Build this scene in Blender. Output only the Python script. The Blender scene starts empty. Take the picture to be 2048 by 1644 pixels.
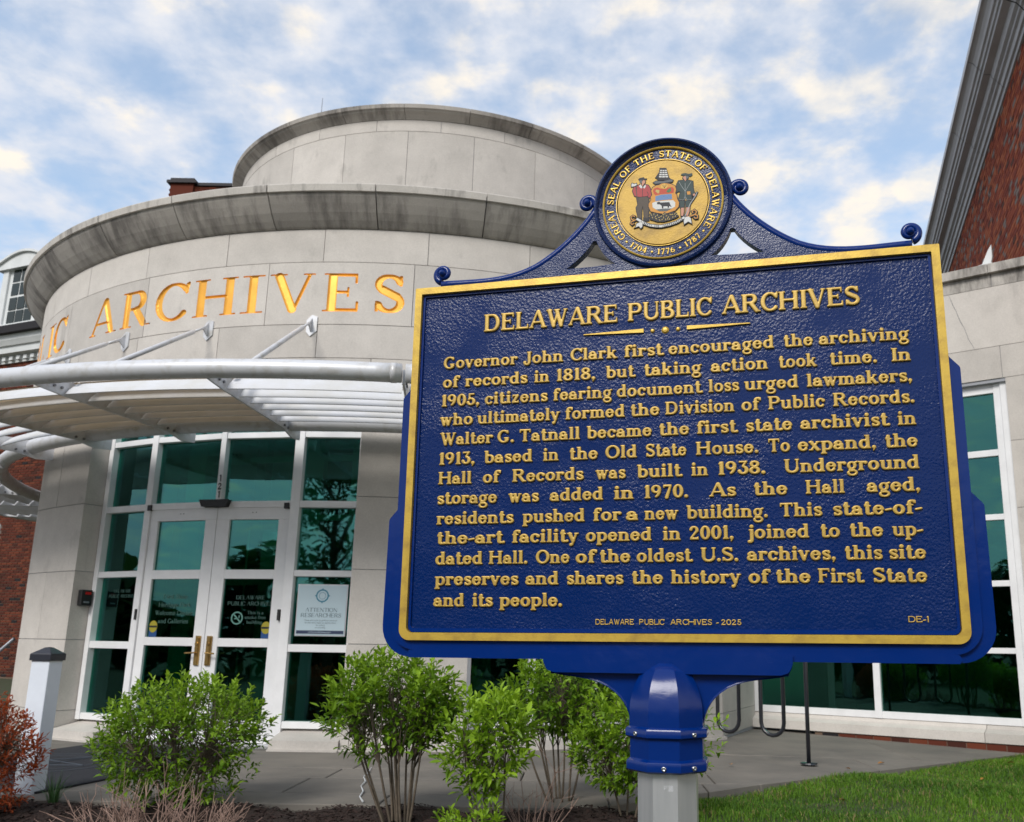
import bpy, math, random
import numpy as np
from mathutils import Matrix, Vector
from mathutils.geometry import tessellate_polygon
random.seed(7); RNG=np.random.default_rng(7)
SC=bpy.context.scene; COL=SC.collection
rad=math.radians; sin=math.sin; cos=math.cos; PI=math.pi
# ------------------------------------------------------------ camera
F_PX=1777.84; PITCH=rad(12.5121); ROLL=rad(.84925)
fw=Vector((0,cos(PITCH),sin(PITCH))); r0=Vector((1,0,0)); u0=r0.cross(fw)
RR=cos(ROLL)*r0+sin(ROLL)*u0; UU=-sin(ROLL)*r0+cos(ROLL)*u0
cd=bpy.data.cameras.new('camera'); cam=bpy.data.objects.new('camera',cd); COL.objects.link(cam)
cam.matrix_world=Matrix(((RR.x,UU.x,-fw.x,0),(RR.y,UU.y,-fw.y,0),(RR.z,UU.z,-fw.z,0),(0,0,0,1)))
cd.sensor_width=36; cd.sensor_fit='HORIZONTAL'; cd.lens=F_PX/2048*36
cd.shift_x=-145.1/2048; cd.shift_y=70.5/2048
cd.clip_start=.05; cd.clip_end=5000
cd.dof.use_dof=True; cd.dof.focus_distance=1.8; cd.dof.aperture_fstop=13
SC.camera=cam
# ------------------------------------------------------------ light
SUN_EL,SUN_AZ=rad(38),rad(205)      # azimuth measured from +Y clockwise: behind and left of the camera
W=bpy.data.worlds.new('World'); SC.world=W; W.use_nodes=True
nt=W.node_tree; nt.nodes.clear(); N=nt.nodes.new; LK=nt.links.new
def math_(op,a,b=None,clamp=False):
    n=N('ShaderNodeMath'); n.operation=op; n.use_clamp=clamp
    for i,v in enumerate((a,b)):
        if v is None: continue
        if isinstance(v,(int,float)): n.inputs[i].default_value=v
        else: LK(v,n.inputs[i])
    return n.outputs[0]
sky=N('ShaderNodeTexSky'); sky.sky_type='NISHITA'; sky.sun_disc=False; sky.sun_elevation=SUN_EL; sky.sun_rotation=SUN_AZ
sky.air_density=1.0; sky.dust_density=.6; sky.ozone_density=2.0
tc=N('ShaderNodeTexCoord'); sep=N('ShaderNodeSeparateXYZ'); LK(tc.outputs['Generated'],sep.inputs[0])
zz=math_('ADD',math_('MAXIMUM',sep.outputs[2],0.0),.16)
cmb=N('ShaderNodeCombineXYZ'); LK(math_('DIVIDE',sep.outputs[0],zz),cmb.inputs[0]); LK(math_('DIVIDE',sep.outputs[1],zz),cmb.inputs[1])
def noise_(vec,scale,detail,rough,loc=(0,0,0),dist=0.):
    m=N('ShaderNodeMapping'); m.inputs['Location'].default_value=loc; LK(vec,m.inputs[0])
    n=N('ShaderNodeTexNoise'); n.inputs['Scale'].default_value=scale; n.inputs['Detail'].default_value=detail
    n.inputs['Roughness'].default_value=rough; n.inputs['Distortion'].default_value=dist; LK(m.outputs[0],n.inputs['Vector']); return n.outputs['Fac']
big=noise_(cmb.outputs[0],1.1,3,.5,(3.1,1.7,0)); mid=noise_(cmb.outputs[0],8.5,7,.55,(.4,5.2,0),.1)
shd=noise_(cmb.outputs[0],7.0,5,.5,(7.7,2.2,1)); 
# the left of the view is a nearly closed grey sheet, the middle breaks up into puffs
dx=math_('DIVIDE',sep.outputs[0],math_('MAXIMUM',math_('ABSOLUTE',sep.outputs[1]),.05))
left=math_('MULTIPLY',math_('ADD',math_('MULTIPLY',dx,-.55),.0),.22)
glow=math_('MULTIPLY',math_('MINIMUM',math_('MAXIMUM',dx,0.),.6),math_('MAXIMUM',math_('SUBTRACT',.50,sep.outputs[2]),0.))
lowb=math_('MULTIPLY',math_('SUBTRACT',.42,sep.outputs[2]),.34)
cov=math_('ADD',math_('MULTIPLY',glow,.9),math_('ADD',math_('ADD',math_('MULTIPLY',big,.42),math_('MULTIPLY',mid,.92)),math_('ADD',math_('MINIMUM',math_('MAXIMUM',left,-.1),.14),math_('MAXIMUM',lowb,-.05))))
cr=N('ShaderNodeMapRange'); cr.interpolation_type='SMOOTHSTEP'; LK(cov,cr.inputs[0]); cr.inputs[1].default_value=.45; cr.inputs[2].default_value=.84
cr.inputs[3].default_value=.34; cr.inputs[4].default_value=1.0
cc=N('ShaderNodeValToRGB'); LK(math_('ADD',math_('ADD',math_('MULTIPLY',shd,.95),math_('MULTIPLY',mid,.70)),math_('ADD',math_('MULTIPLY',math_('MINIMUM',math_('MAXIMUM',dx,-.5),.45),.14),math_('MULTIPLY',glow,1.3))),cc.inputs[0])
e=cc.color_ramp.elements; e[0].position=.60; e[0].color=(.50,.56,.67,1); e[1].position=1.08 if False else 1.0; e[1].color=(.80,.74,.655,1)
m_=e.new(.86); m_.color=(.62,.64,.69,1)
cs=N('ShaderNodeVectorMath'); cs.operation='SCALE'; LK(cc.outputs[0],cs.inputs[0]); cs.inputs['Scale'].default_value=9.4
bs=N('ShaderNodeVectorMath'); bs.operation='MULTIPLY'; LK(sky.outputs[0],bs.inputs[0]); bs.inputs[1].default_value=(1.85,1.92,1.76)
mx=N('ShaderNodeMix'); mx.data_type='RGBA'; LK(cr.outputs[0],mx.inputs['Factor']); LK(bs.outputs[0],mx.inputs['A']); LK(cs.outputs[0],mx.inputs['B'])
bg=N('ShaderNodeBackground'); bg.inputs['Strength'].default_value=.1; LK(mx.outputs['Result'],bg.inputs[0])
wo=N('ShaderNodeOutputWorld'); LK(bg.outputs[0],wo.inputs[0])
sl=bpy.data.lights.new('sun','SUN'); sl.energy=1.9; sl.angle=rad(22); sl.color=(1,.955,.89)
so=bpy.data.objects.new('sun',sl); COL.objects.link(so)
so.rotation_euler=Vector((-sin(SUN_AZ)*cos(SUN_EL),-cos(SUN_AZ)*cos(SUN_EL),-sin(SUN_EL))).to_track_quat('-Z','Y').to_euler()
vs=SC.view_settings; vs.view_transform='Standard'; vs.look='None'; vs.exposure=0.48; vs.gamma=1; vs.use_curve_mapping=False

# ------------------------------------------------------------ materials
def mat(name,col,rough=.6,metal=0.,coat=0.,bump=0.,bscale=40.,col2=None,cscale=6.,spec=.5,detail=6.,obj_rand=0.,stretch=(1,1,1),bdist=.01,colpos=(.35,.7)):
    m=bpy.data.materials.new(name); m.use_nodes=True; t=m.node_tree; b=t.nodes['Principled BSDF']
    b.inputs['Base Color'].default_value=(*col,1); b.inputs['Roughness'].default_value=rough; b.inputs['Metallic'].default_value=metal
    b.inputs['Coat Weight'].default_value=coat; b.inputs['Coat Roughness'].default_value=.08; b.inputs['Specular IOR Level'].default_value=spec
    tcn=t.nodes.new('ShaderNodeTexCoord'); mp=t.nodes.new('ShaderNodeMapping'); mp.inputs['Scale'].default_value=stretch
    t.links.new(tcn.outputs['Object'],mp.inputs[0]); last=None
    if col2 is not None:
        n=t.nodes.new('ShaderNodeTexNoise'); n.inputs['Scale'].default_value=cscale; n.inputs['Detail'].default_value=detail; n.inputs['Roughness'].default_value=.6
        t.links.new(mp.outputs[0],n.inputs['Vector']); r=t.nodes.new('ShaderNodeValToRGB'); t.links.new(n.outputs['Fac'],r.inputs[0])
        r.color_ramp.elements[0].position=colpos[0]; r.color_ramp.elements[1].position=colpos[1]
        r.color_ramp.elements[0].color=(*col,1); r.color_ramp.elements[1].color=(*col2,1); last=r.outputs[0]
    if obj_rand:
        oi=t.nodes.new('ShaderNodeObjectInfo'); mr=t.nodes.new('ShaderNodeMapRange'); t.links.new(oi.outputs['Random'],mr.inputs[0])
        mr.inputs[3].default_value=1-obj_rand; mr.inputs[4].default_value=1+obj_rand
        sc=t.nodes.new('ShaderNodeVectorMath'); sc.operation='SCALE'
        if last: t.links.new(last,sc.inputs[0])
        else: sc.inputs[0].default_value=col
        t.links.new(mr.outputs[0],sc.inputs['Scale']); last=sc.outputs[0]
    if last: t.links.new(last,b.inputs['Base Color'])
    if bump:
        n=t.nodes.new('ShaderNodeTexNoise'); n.inputs['Scale'].default_value=bscale; n.inputs['Detail'].default_value=4
        t.links.new(mp.outputs[0],n.inputs['Vector']); bp=t.nodes.new('ShaderNodeBump'); bp.inputs['Strength'].default_value=bump; bp.inputs['Distance'].default_value=bdist
        t.links.new(n.outputs['Fac'],bp.inputs['Height']); t.links.new(bp.outputs[0],b.inputs['Normal'])
        if coat: t.links.new(bp.outputs[0],b.inputs['Coat Normal'])
    m['mp']=mp.name
    return m
def nodes(m): return m.node_tree.nodes,m.node_tree.links,m.node_tree.nodes['Principled BSDF']
def stone_mat(name,col,stain=0.,sscale=2.2,thr=.55):
    """limestone; soot streaks that run down the stone"""
    m=mat(name,col,rough=.85,bump=.25,bscale=120,bdist=.003,col2=tuple(c*.86 for c in col),cscale=3.2,obj_rand=.085,spec=.25)
    n,l,b=nodes(m); src=b.inputs['Base Color'].links[0].from_socket
    tcn=n.new('ShaderNodeTexCoord')
    s2=n.new('ShaderNodeTexNoise'); s2.inputs['Scale'].default_value=70; s2.inputs['Detail'].default_value=3; l.new(tcn.outputs['Object'],s2.inputs['Vector'])
    mr=n.new('ShaderNodeMapRange'); l.new(s2.outputs['Fac'],mr.inputs[0]); mr.inputs[1].default_value=.3; mr.inputs[2].default_value=.7; mr.inputs[3].default_value=.93; mr.inputs[4].default_value=1.05
    v=n.new('ShaderNodeVectorMath'); v.operation='SCALE'; l.new(src,v.inputs[0]); l.new(mr.outputs[0],v.inputs['Scale']); cur=v.outputs[0]
    if stain:
        uv=n.new('ShaderNodeUVMap'); mp=n.new('ShaderNodeMapping'); mp.inputs['Scale'].default_value=(sscale,sscale*.22,1); l.new(uv.outputs[0],mp.inputs[0])
        a=n.new('ShaderNodeTexNoise'); a.inputs['Scale'].default_value=2.6; a.inputs['Detail'].default_value=9; a.inputs['Roughness'].default_value=.68; l.new(mp.outputs[0],a.inputs['Vector'])
        mp2=n.new('ShaderNodeMapping'); mp2.inputs['Scale'].default_value=(.9,.9,1); l.new(uv.outputs[0],mp2.inputs[0])
        g=n.new('ShaderNodeTexNoise'); g.inputs['Scale'].default_value=1.1; g.inputs['Detail'].default_value=3; l.new(mp2.outputs[0],g.inputs['Vector'])
        ad=n.new('ShaderNodeMath'); ad.operation='ADD'; l.new(a.outputs['Fac'],ad.inputs[0]); l.new(g.outputs['Fac'],ad.inputs[1])
        r=n.new('ShaderNodeMapRange'); l.new(ad.outputs[0],r.inputs[0]); r.inputs[1].default_value=thr*2-.06; r.inputs[2].default_value=thr*2+.22; r.inputs[4].default_value=stain
        x=n.new('ShaderNodeMix'); x.data_type='RGBA'; l.new(r.outputs[0],x.inputs['Factor']); l.new(cur,x.inputs['A']); x.inputs['B'].default_value=(.055,.05,.048,1); cur=x.outputs['Result']
    l.new(cur,b.inputs['Base Color']); return m
M={}
M['stone']=stone_mat('limestone',(.57,.535,.495),.34,1.5,.585)
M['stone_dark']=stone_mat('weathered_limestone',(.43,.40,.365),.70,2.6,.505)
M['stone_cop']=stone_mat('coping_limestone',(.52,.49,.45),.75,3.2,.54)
M['mortar']=mat('mortar',(.20,.20,.21),.9)
M['joint_sealant']=mat('sealant',(.33,.34,.37),.8)
M['gold']=mat('gold_paint',(.58,.385,.060),.36,.35,bump=.25,bscale=260,bdist=.0008,col2=(.33,.20,.045),cscale=30,colpos=(.45,.8))
M['gold_leaf']=mat('gold_leaf',(.95,.50,.07),.35,.35,col2=(.80,.38,.05),cscale=5)
M['gold_letter']=mat('gold_letter_paint',(.51,.335,.070),.40,.25,bump=.3,bscale=400,bdist=.0006,col2=(.30,.19,.045),cscale=45,colpos=(.5,.85))
M['gold_disc']=mat('gold_disc_paint',(.50,.31,.042),.5,.15,bump=.5,bscale=300,bdist=.0008,col2=(.24,.145,.03),cscale=22,colpos=(.46,.78))
def blue_mat(name,col,bump,bscale,rough,coat=.2,spec=.35):
    # pebbled relief over a slow brushed unevenness
    m=mat(name,col,rough,0,coat=coat,spec=spec)
    n,l,b=nodes(m); t=n.new('ShaderNodeTexCoord')
    a=n.new('ShaderNodeTexNoise'); a.inputs['Scale'].default_value=bscale; a.inputs['Detail'].default_value=5; a.inputs['Roughness'].default_value=.6; a.inputs['Distortion'].default_value=.8; l.new(t.outputs['Object'],a.inputs['Vector'])
    v=n.new('ShaderNodeTexVoronoi'); v.inputs['Scale'].default_value=bscale*1.3; v.feature='SMOOTH_F1'; l.new(t.outputs['Object'],v.inputs['Vector'])
    c=n.new('ShaderNodeTexNoise'); c.inputs['Scale'].default_value=9; c.inputs['Detail'].default_value=2; l.new(t.outputs['Object'],c.inputs['Vector'])
    am=n.new('ShaderNodeMapRange'); l.new(c.outputs['Fac'],am.inputs[0]); am.inputs[1].default_value=.35; am.inputs[2].default_value=.65; am.inputs[3].default_value=.35; am.inputs[4].default_value=1.35
    a2=n.new('ShaderNodeMath'); a2.operation='ADD'; l.new(a.outputs['Fac'],a2.inputs[0]); l.new(v.outputs['Distance'],a2.inputs[1])
    ad=n.new('ShaderNodeMath'); ad.operation='MULTIPLY'; l.new(a2.outputs[0],ad.inputs[0]); l.new(am.outputs[0],ad.inputs[1])
    rr=n.new('ShaderNodeMapRange'); l.new(c.outputs['Fac'],rr.inputs[0]); rr.inputs[3].default_value=rough*.6; rr.inputs[4].default_value=rough*1.5; l.new(rr.outputs[0],b.inputs['Roughness'])
    bp=n.new('ShaderNodeBump'); bp.inputs['Strength'].default_value=bump; bp.inputs['Distance'].default_value=.0018; l.new(ad.outputs[0],bp.inputs['Height'])
    l.new(bp.outputs[0],b.inputs['Normal']); l.new(bp.outputs[0],b.inputs['Coat Normal'])
    b.inputs['Coat Roughness'].default_value=.10
    return m
M['blue_face']=blue_mat('blue_pebbled_paint',(.0004,.0155,.100),.40,165,.19,.0,.27)
M['blue']=blue_mat('blue_gloss_paint',(.0004,.020,.150),.20,34,.18,.0,.33)
M['blue_cast']=blue_mat('blue_cast_paint',(.0015,.016,.09),.6,260,.24,.05,.38)
M['alu']=mat('brushed_aluminium',(.60,.61,.63),.36,.75,col2=(.70,.70,.72),cscale=9,stretch=(6,6,.5),bump=.15,bscale=30,bdist=.001)
M['screw']=mat('screw_steel',(.55,.55,.55),.25,1.)
M['white_metal']=mat('white_painted_metal',(.80,.80,.81),.38,0,bump=.05,bscale=20,col2=(.72,.72,.73),cscale=5,obj_rand=.02)
M['canopy']=mat('canopy_silver_paint',(.62,.63,.66),.38,.15,col2=(.44,.42,.38),cscale=9,colpos=(.5,.8))
M['slat']=mat('canopy_slat_paint',(.66,.67,.70),.42,.05,col2=(.58,.57,.54),cscale=3)
M['slat_dimmer']=mat('added_dimmer_sheet',(.42,.35,.25),.6)  # unseen translucent sheet, added above the slats to dim and warm them
_c=M['slat_dimmer'].node_tree; _t=_c.nodes.new('ShaderNodeBsdfTranslucent'); _t.inputs[0].default_value=(.50,.44,.36,1); _c.links.new(_t.outputs[0],_c.nodes['Material Output'].inputs[0])
M['black']=mat('black_rubber',(.012,.012,.013),.5)
M['black_paint']=mat('black_gloss_paint',(.012,.013,.018),.3,0,coat=.4)
M['red_led']=mat('red_window',(.5,.01,.01),.3)
M['brass']=mat('brass',(.55,.36,.13),.3,.9,col2=(.28,.17,.06),cscale=12)
M['concrete']=mat('concrete',(.205,.186,.162),.9,bump=.5,bscale=160,bdist=.002,col2=(.135,.126,.114),cscale=1.6,obj_rand=.06,spec=.2)
M['lawn']=mat('lawn_soil',(.035,.055,.015),.95,bump=.6,bscale=40,col2=(.05,.04,.025),cscale=5)
M['mulch']=mat('mulch',(.035,.018,.013),.95,bump=1.,bscale=60,col2=(.018,.010,.008),cscale=30,bdist=.02)
M['chip']=mat('mulch_chip',(.034,.015,.011),.9,obj_rand=.1,col2=(.014,.008,.007),cscale=25)
M['mat']=mat('entrance_mat',(.010,.011,.017),.9,bump=.6,bscale=300,bdist=.003,col2=(.014,.015,.022),cscale=8)
M['mat_print']=mat('mat_print',(.045,.055,.07),.9)
M['post_white']=mat('white_vinyl',(.74,.79,.86),.35,col2=(.66,.70,.77),cscale=4)
M['cap_black']=mat('black_cap',(.018,.02,.03),.4)
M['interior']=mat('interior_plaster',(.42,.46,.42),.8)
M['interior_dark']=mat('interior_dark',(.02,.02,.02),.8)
M['interior_wood']=mat('interior_wood',(.16,.07,.03),.5)
M['floor_in']=mat('interior_tile',(.12,.12,.11),.4)
M['paper']=mat('poster_paper',(.50,.62,.68),.3,spec=.5)
M['navy']=mat('poster_navy',(.03,.045,.10),.4)
M['ink_grey']=mat('poster_ink',(.12,.18,.22),.5)
M['ink_teal']=mat('poster_teal',(.05,.22,.32),.5)
M['decal']=mat('decal_print',(.045,.12,.10),.6)
M['decal_pale']=mat('decal_pale',(.11,.27,.23),.6)
M['dec_yellow']=mat('decal_yellow',(.35,.30,.02),.5)
M['dec_blue']=mat('decal_blue',(.01,.06,.20),.5)
M['roof']=mat('dark_roof',(.018,.016,.02),.7,bump=.4,bscale=60)
M['trim']=mat('white_trim',(.70,.72,.72),.6,col2=(.60,.62,.62),cscale=2)
M['trim_grey']=mat('grey_cornice_paint',(.40,.41,.43),.45,col2=(.33,.335,.35),cscale=2)
M['dark_glass']=mat('dark_glass',(.01,.02,.018),.05)
M['rail_grey']=mat('galvanised_rail',(.30,.32,.36),.4,.4)
def brick_mat(name,cols,sp):
    m=mat(name,cols[0],.9,bump=.4,bscale=50,bdist=.004,spec=.2); n,l,b=nodes(m)
    a=n.new('ShaderNodeAttribute'); a.attribute_name='tint'; r=n.new('ShaderNodeValToRGB'); r.color_ramp.interpolation='CONSTANT'
    l.new(a.outputs['Fac'],r.inputs[0])
    for i,(p,c) in enumerate(sp):
        if i<2: el=r.color_ramp.elements[i]; el.position=p
        else: el=r.color_ramp.elements.new(p)
        el.color=(*c,1)
    l.new(r.outputs[0],b.inputs['Base Color']); return m
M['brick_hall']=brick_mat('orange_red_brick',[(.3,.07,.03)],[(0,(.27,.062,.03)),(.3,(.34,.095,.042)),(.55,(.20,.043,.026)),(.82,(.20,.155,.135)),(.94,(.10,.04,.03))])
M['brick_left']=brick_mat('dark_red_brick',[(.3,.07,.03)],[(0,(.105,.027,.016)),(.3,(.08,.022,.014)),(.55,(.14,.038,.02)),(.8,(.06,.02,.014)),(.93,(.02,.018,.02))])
M['mortar_l']=mat('brick_mortar',(.15,.10,.07),.95)
M['mortar_h']=mat('hall_brick_mortar',(.33,.27,.21),.95)
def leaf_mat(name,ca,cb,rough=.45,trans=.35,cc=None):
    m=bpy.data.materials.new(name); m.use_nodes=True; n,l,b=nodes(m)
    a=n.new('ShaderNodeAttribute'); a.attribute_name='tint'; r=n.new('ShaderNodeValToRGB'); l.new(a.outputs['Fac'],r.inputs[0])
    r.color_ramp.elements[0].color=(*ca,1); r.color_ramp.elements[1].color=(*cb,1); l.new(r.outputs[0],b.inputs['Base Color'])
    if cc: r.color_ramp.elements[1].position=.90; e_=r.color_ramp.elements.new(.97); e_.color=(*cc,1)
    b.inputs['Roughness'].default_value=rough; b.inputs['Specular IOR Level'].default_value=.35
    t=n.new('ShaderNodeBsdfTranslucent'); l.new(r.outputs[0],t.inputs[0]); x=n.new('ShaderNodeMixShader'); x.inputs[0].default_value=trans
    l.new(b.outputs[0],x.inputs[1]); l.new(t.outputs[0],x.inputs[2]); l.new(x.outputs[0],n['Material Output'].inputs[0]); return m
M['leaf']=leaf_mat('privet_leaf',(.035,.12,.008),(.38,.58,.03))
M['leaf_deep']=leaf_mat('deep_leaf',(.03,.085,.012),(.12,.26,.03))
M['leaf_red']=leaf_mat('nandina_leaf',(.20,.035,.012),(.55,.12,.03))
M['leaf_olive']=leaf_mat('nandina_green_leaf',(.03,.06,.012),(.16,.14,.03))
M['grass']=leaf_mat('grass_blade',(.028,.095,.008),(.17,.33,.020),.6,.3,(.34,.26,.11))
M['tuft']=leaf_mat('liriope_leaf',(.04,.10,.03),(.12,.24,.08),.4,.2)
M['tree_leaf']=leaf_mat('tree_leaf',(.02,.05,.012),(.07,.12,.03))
M['post_mark']=mat('scratched_mark',(.50,.51,.53),.5)
M['bark']=mat('stem_bark',(.09,.07,.05),.85,col2=(.14,.11,.08),cscale=30)
M['twig']=mat('dead_twig',(.36,.24,.19),.85,col2=(.22,.14,.11),cscale=20)
M['fallen']=mat('fallen_leaf',(.45,.20,.03),.7,col2=(.25,.10,.02),cscale=20)
M['white_paint']=mat('white_paint_spill',(.6,.62,.64),.6)
def glass_mat(name,tint=(.29,.76,.72),tr=(.18,.58,.48),refl=.20):
    m=bpy.data.materials.new(name); m.use_nodes=True; t=m.node_tree; n=t.nodes; l=t.links; n.clear()
    g=n.new('ShaderNodeBsdfGlossy'); g.inputs['Color'].default_value=(*tint,1); g.inputs['Roughness'].default_value=.015
    tc=n.new('ShaderNodeTexCoord'); nz=n.new('ShaderNodeTexNoise'); nz.inputs['Scale'].default_value=1.4; l.new(tc.outputs['Object'],nz.inputs['Vector'])
    bp=n.new('ShaderNodeBump'); bp.inputs['Strength'].default_value=.12; bp.inputs['Distance'].default_value=.02; l.new(nz.outputs['Fac'],bp.inputs['Height']); l.new(bp.outputs[0],g.inputs['Normal'])
    tp=n.new('ShaderNodeBsdfTransparent'); tp.inputs['Color'].default_value=(*tr,1)
    lw=n.new('ShaderNodeLayerWeight'); lw.inputs['Blend'].default_value=.25
    mr=n.new('ShaderNodeMapRange'); l.new(lw.outputs['Fresnel'],mr.inputs[0]); mr.inputs[3].default_value=refl*.8; mr.inputs[4].default_value=1
    x=n.new('ShaderNodeMixShader'); l.new(mr.outputs[0],x.inputs[0]); l.new(tp.outputs[0],x.inputs[1]); l.new(g.outputs[0],x.inputs[2])
    o=n.new('ShaderNodeOutputMaterial'); l.new(x.outputs[0],o.inputs[0]); return m
M['glass']=glass_mat('green_tinted_glass')
M['glass_low']=glass_mat('storefront_glass_low',tint=(.26,.68,.62),tr=(.14,.48,.38),refl=.14)  # dimmed copy of the glass for lower panes: darker tint, weaker reflection

# ------------------------------------------------------------ mesh helpers
def link(o,parent=None):
    COL.objects.link(o)
    if parent is not None: o.parent=parent
    return o
def make(name,verts,faces,m,parent=None,smooth=False,kind=None,label=None,cat=None,group=None,mi=None,tint=None,uv=None):
    me=bpy.data.meshes.new(name)
    me.from_pydata([tuple(map(float,v)) for v in verts] if not isinstance(verts,np.ndarray) else verts.tolist(),[],faces if not isinstance(faces,np.ndarray) else faces.tolist())
    ms=m if isinstance(m,(list,tuple)) else [m]
    for x in ms: me.materials.append(M[x] if isinstance(x,str) else x)
    if mi is not None: me.polygons.foreach_set('material_index',mi)
    if smooth: me.polygons.foreach_set('use_smooth',[True]*len(me.polygons))
    if tint is not None:
        at=me.attributes.new('tint','FLOAT','FACE'); at.data.foreach_set('value',np.asarray(tint,dtype=np.float32))
    if uv is not None:
        ul=me.uv_layers.new(name='UVMap'); vi=np.zeros(len(me.loops),dtype=np.int32); me.loops.foreach_get('vertex_index',vi)
        ul.data.foreach_set('uv',np.asarray(uv,dtype=np.float32)[vi].ravel())
    me.update()
    o=link(bpy.data.objects.new(name,me),parent); tag(o,label,cat,group,kind); return o
def tag(o,label=None,cat=None,group=None,kind=None):
    if label: o['label']=label
    if cat: o['category']=cat
    if group: o['group']=group
    if kind: o['kind']=kind
    return o
def empty(name,loc=(0,0,0),label=None,cat=None,group=None,rot=None,kind=None):
    o=link(bpy.data.objects.new(name,None)); o.location=loc; o.empty_display_size=.2
    if rot is not None: o.rotation_euler=rot
    return tag(o,label,cat,group,kind)
class MB:
    def __init__(s): s.v=[]; s.f=[]; s.t=[]
    def add(s,v,f,t=None):
        b=len(s.v); s.v+=[tuple(x) for x in v]; s.f+=[tuple(i+b for i in x) for x in f]; s.t+=[0. if t is None else t]*len(f)
    def box(s,a,b,T=None,t=None):
        v=[(x,y,z) for x in (a[0],b[0]) for y in (a[1],b[1]) for z in (a[2],b[2])]
        if T: v=[T(*p) for p in v]
        s.add(v,[(0,1,3,2),(4,6,7,5),(0,4,5,1),(2,3,7,6),(0,2,6,4),(1,5,7,3)],t)
    def tube(s,pts,r,n=8,cap=True,t=None):
        pts=[Vector(p) for p in pts]; k=len(pts); rs=r if isinstance(r,(list,tuple)) else [r]*k
        up=Vector((0,0,1)); V=[]; prev=None
        for i,p in enumerate(pts):
            d=(pts[min(i+1,k-1)]-pts[max(i-1,0)])
            d=d.normalized() if d.length>1e-9 else Vector((0,0,1))
            if prev is None: a=d.cross(up if abs(d.z)<.95 else Vector((1,0,0))).normalized()
            else:
                a=prev-d*prev.dot(d); a=a.normalized() if a.length>1e-6 else d.cross(up).normalized()
            prev=a; b=d.cross(a)
            V+=[p+(a*cos(2*PI*j/n)+b*sin(2*PI*j/n))*rs[i] for j in range(n)]
        f=[(i*n+j,i*n+(j+1)%n,(i+1)*n+(j+1)%n,(i+1)*n+j) for i in range(k-1) for j in range(n)]
        if cap: f+=[tuple(range(n))[::-1],tuple((k-1)*n+j for j in range(n))]
        s.add(V,f,t)
    def lathe(s,prof,n=24,T=None,a0=0,a1=2*PI,close=True,t=None):
        full=abs(a1-a0-2*PI)<1e-6; m=n if full else n+1
        V=[]
        for i in range(m):
            a=a0+(a1-a0)*i/n
            for r,z in prof: V.append((r*cos(a),r*sin(a),z))
        if T: V=[T(*p) for p in V]
        k=len(prof); f=[]
        for i in range(n):
            i2=(i+1)%m
            for j in range(k-1): f.append((i*k+j,i2*k+j,i2*k+j+1,i*k+j+1))
        s.add(V,f,t)
    def prism(s,outer,holes,T,d0,d1,t=None):
        loops=[outer]+list(holes); pl=[[Vector((x,y,0)) for x,y in L] for L in loops]; tr=tessellate_polygon(pl)
        flat=[p for L in loops for p in L]; n=len(flat)
        v=[T(x,d0,y) for x,y in flat]+[T(x,d1,y) for x,y in flat]
        f=[tuple(q) for q in tr]+[tuple(i+n for i in q)[::-1] for q in tr]; b=0
        for L in loops:
            m=len(L); f+=[(b+i,b+(i+1)%m,b+(i+1)%m+n,b+i+n) for i in range(m)]; b+=m
        s.add(v,f,t)
    def build(s,name,m,parent=None,smooth=False,**k):
        tt=s.t if any(s.t) else None
        return make(name,s.v,s.f,m,parent,smooth,tint=tt,**k)
def bev(o,w,seg=2,ang=40):
    b=o.modifiers.new('bevel','BEVEL'); b.width=w; b.segments=seg; b.limit_method='ANGLE'; b.angle_limit=rad(ang); return o
def sm(o,ang=40):
    me=o.data; me.polygons.foreach_set('use_smooth',[True]*len(me.polygons))
    o.modifiers.new('split','EDGE_SPLIT').split_angle=rad(ang); return o

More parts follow.
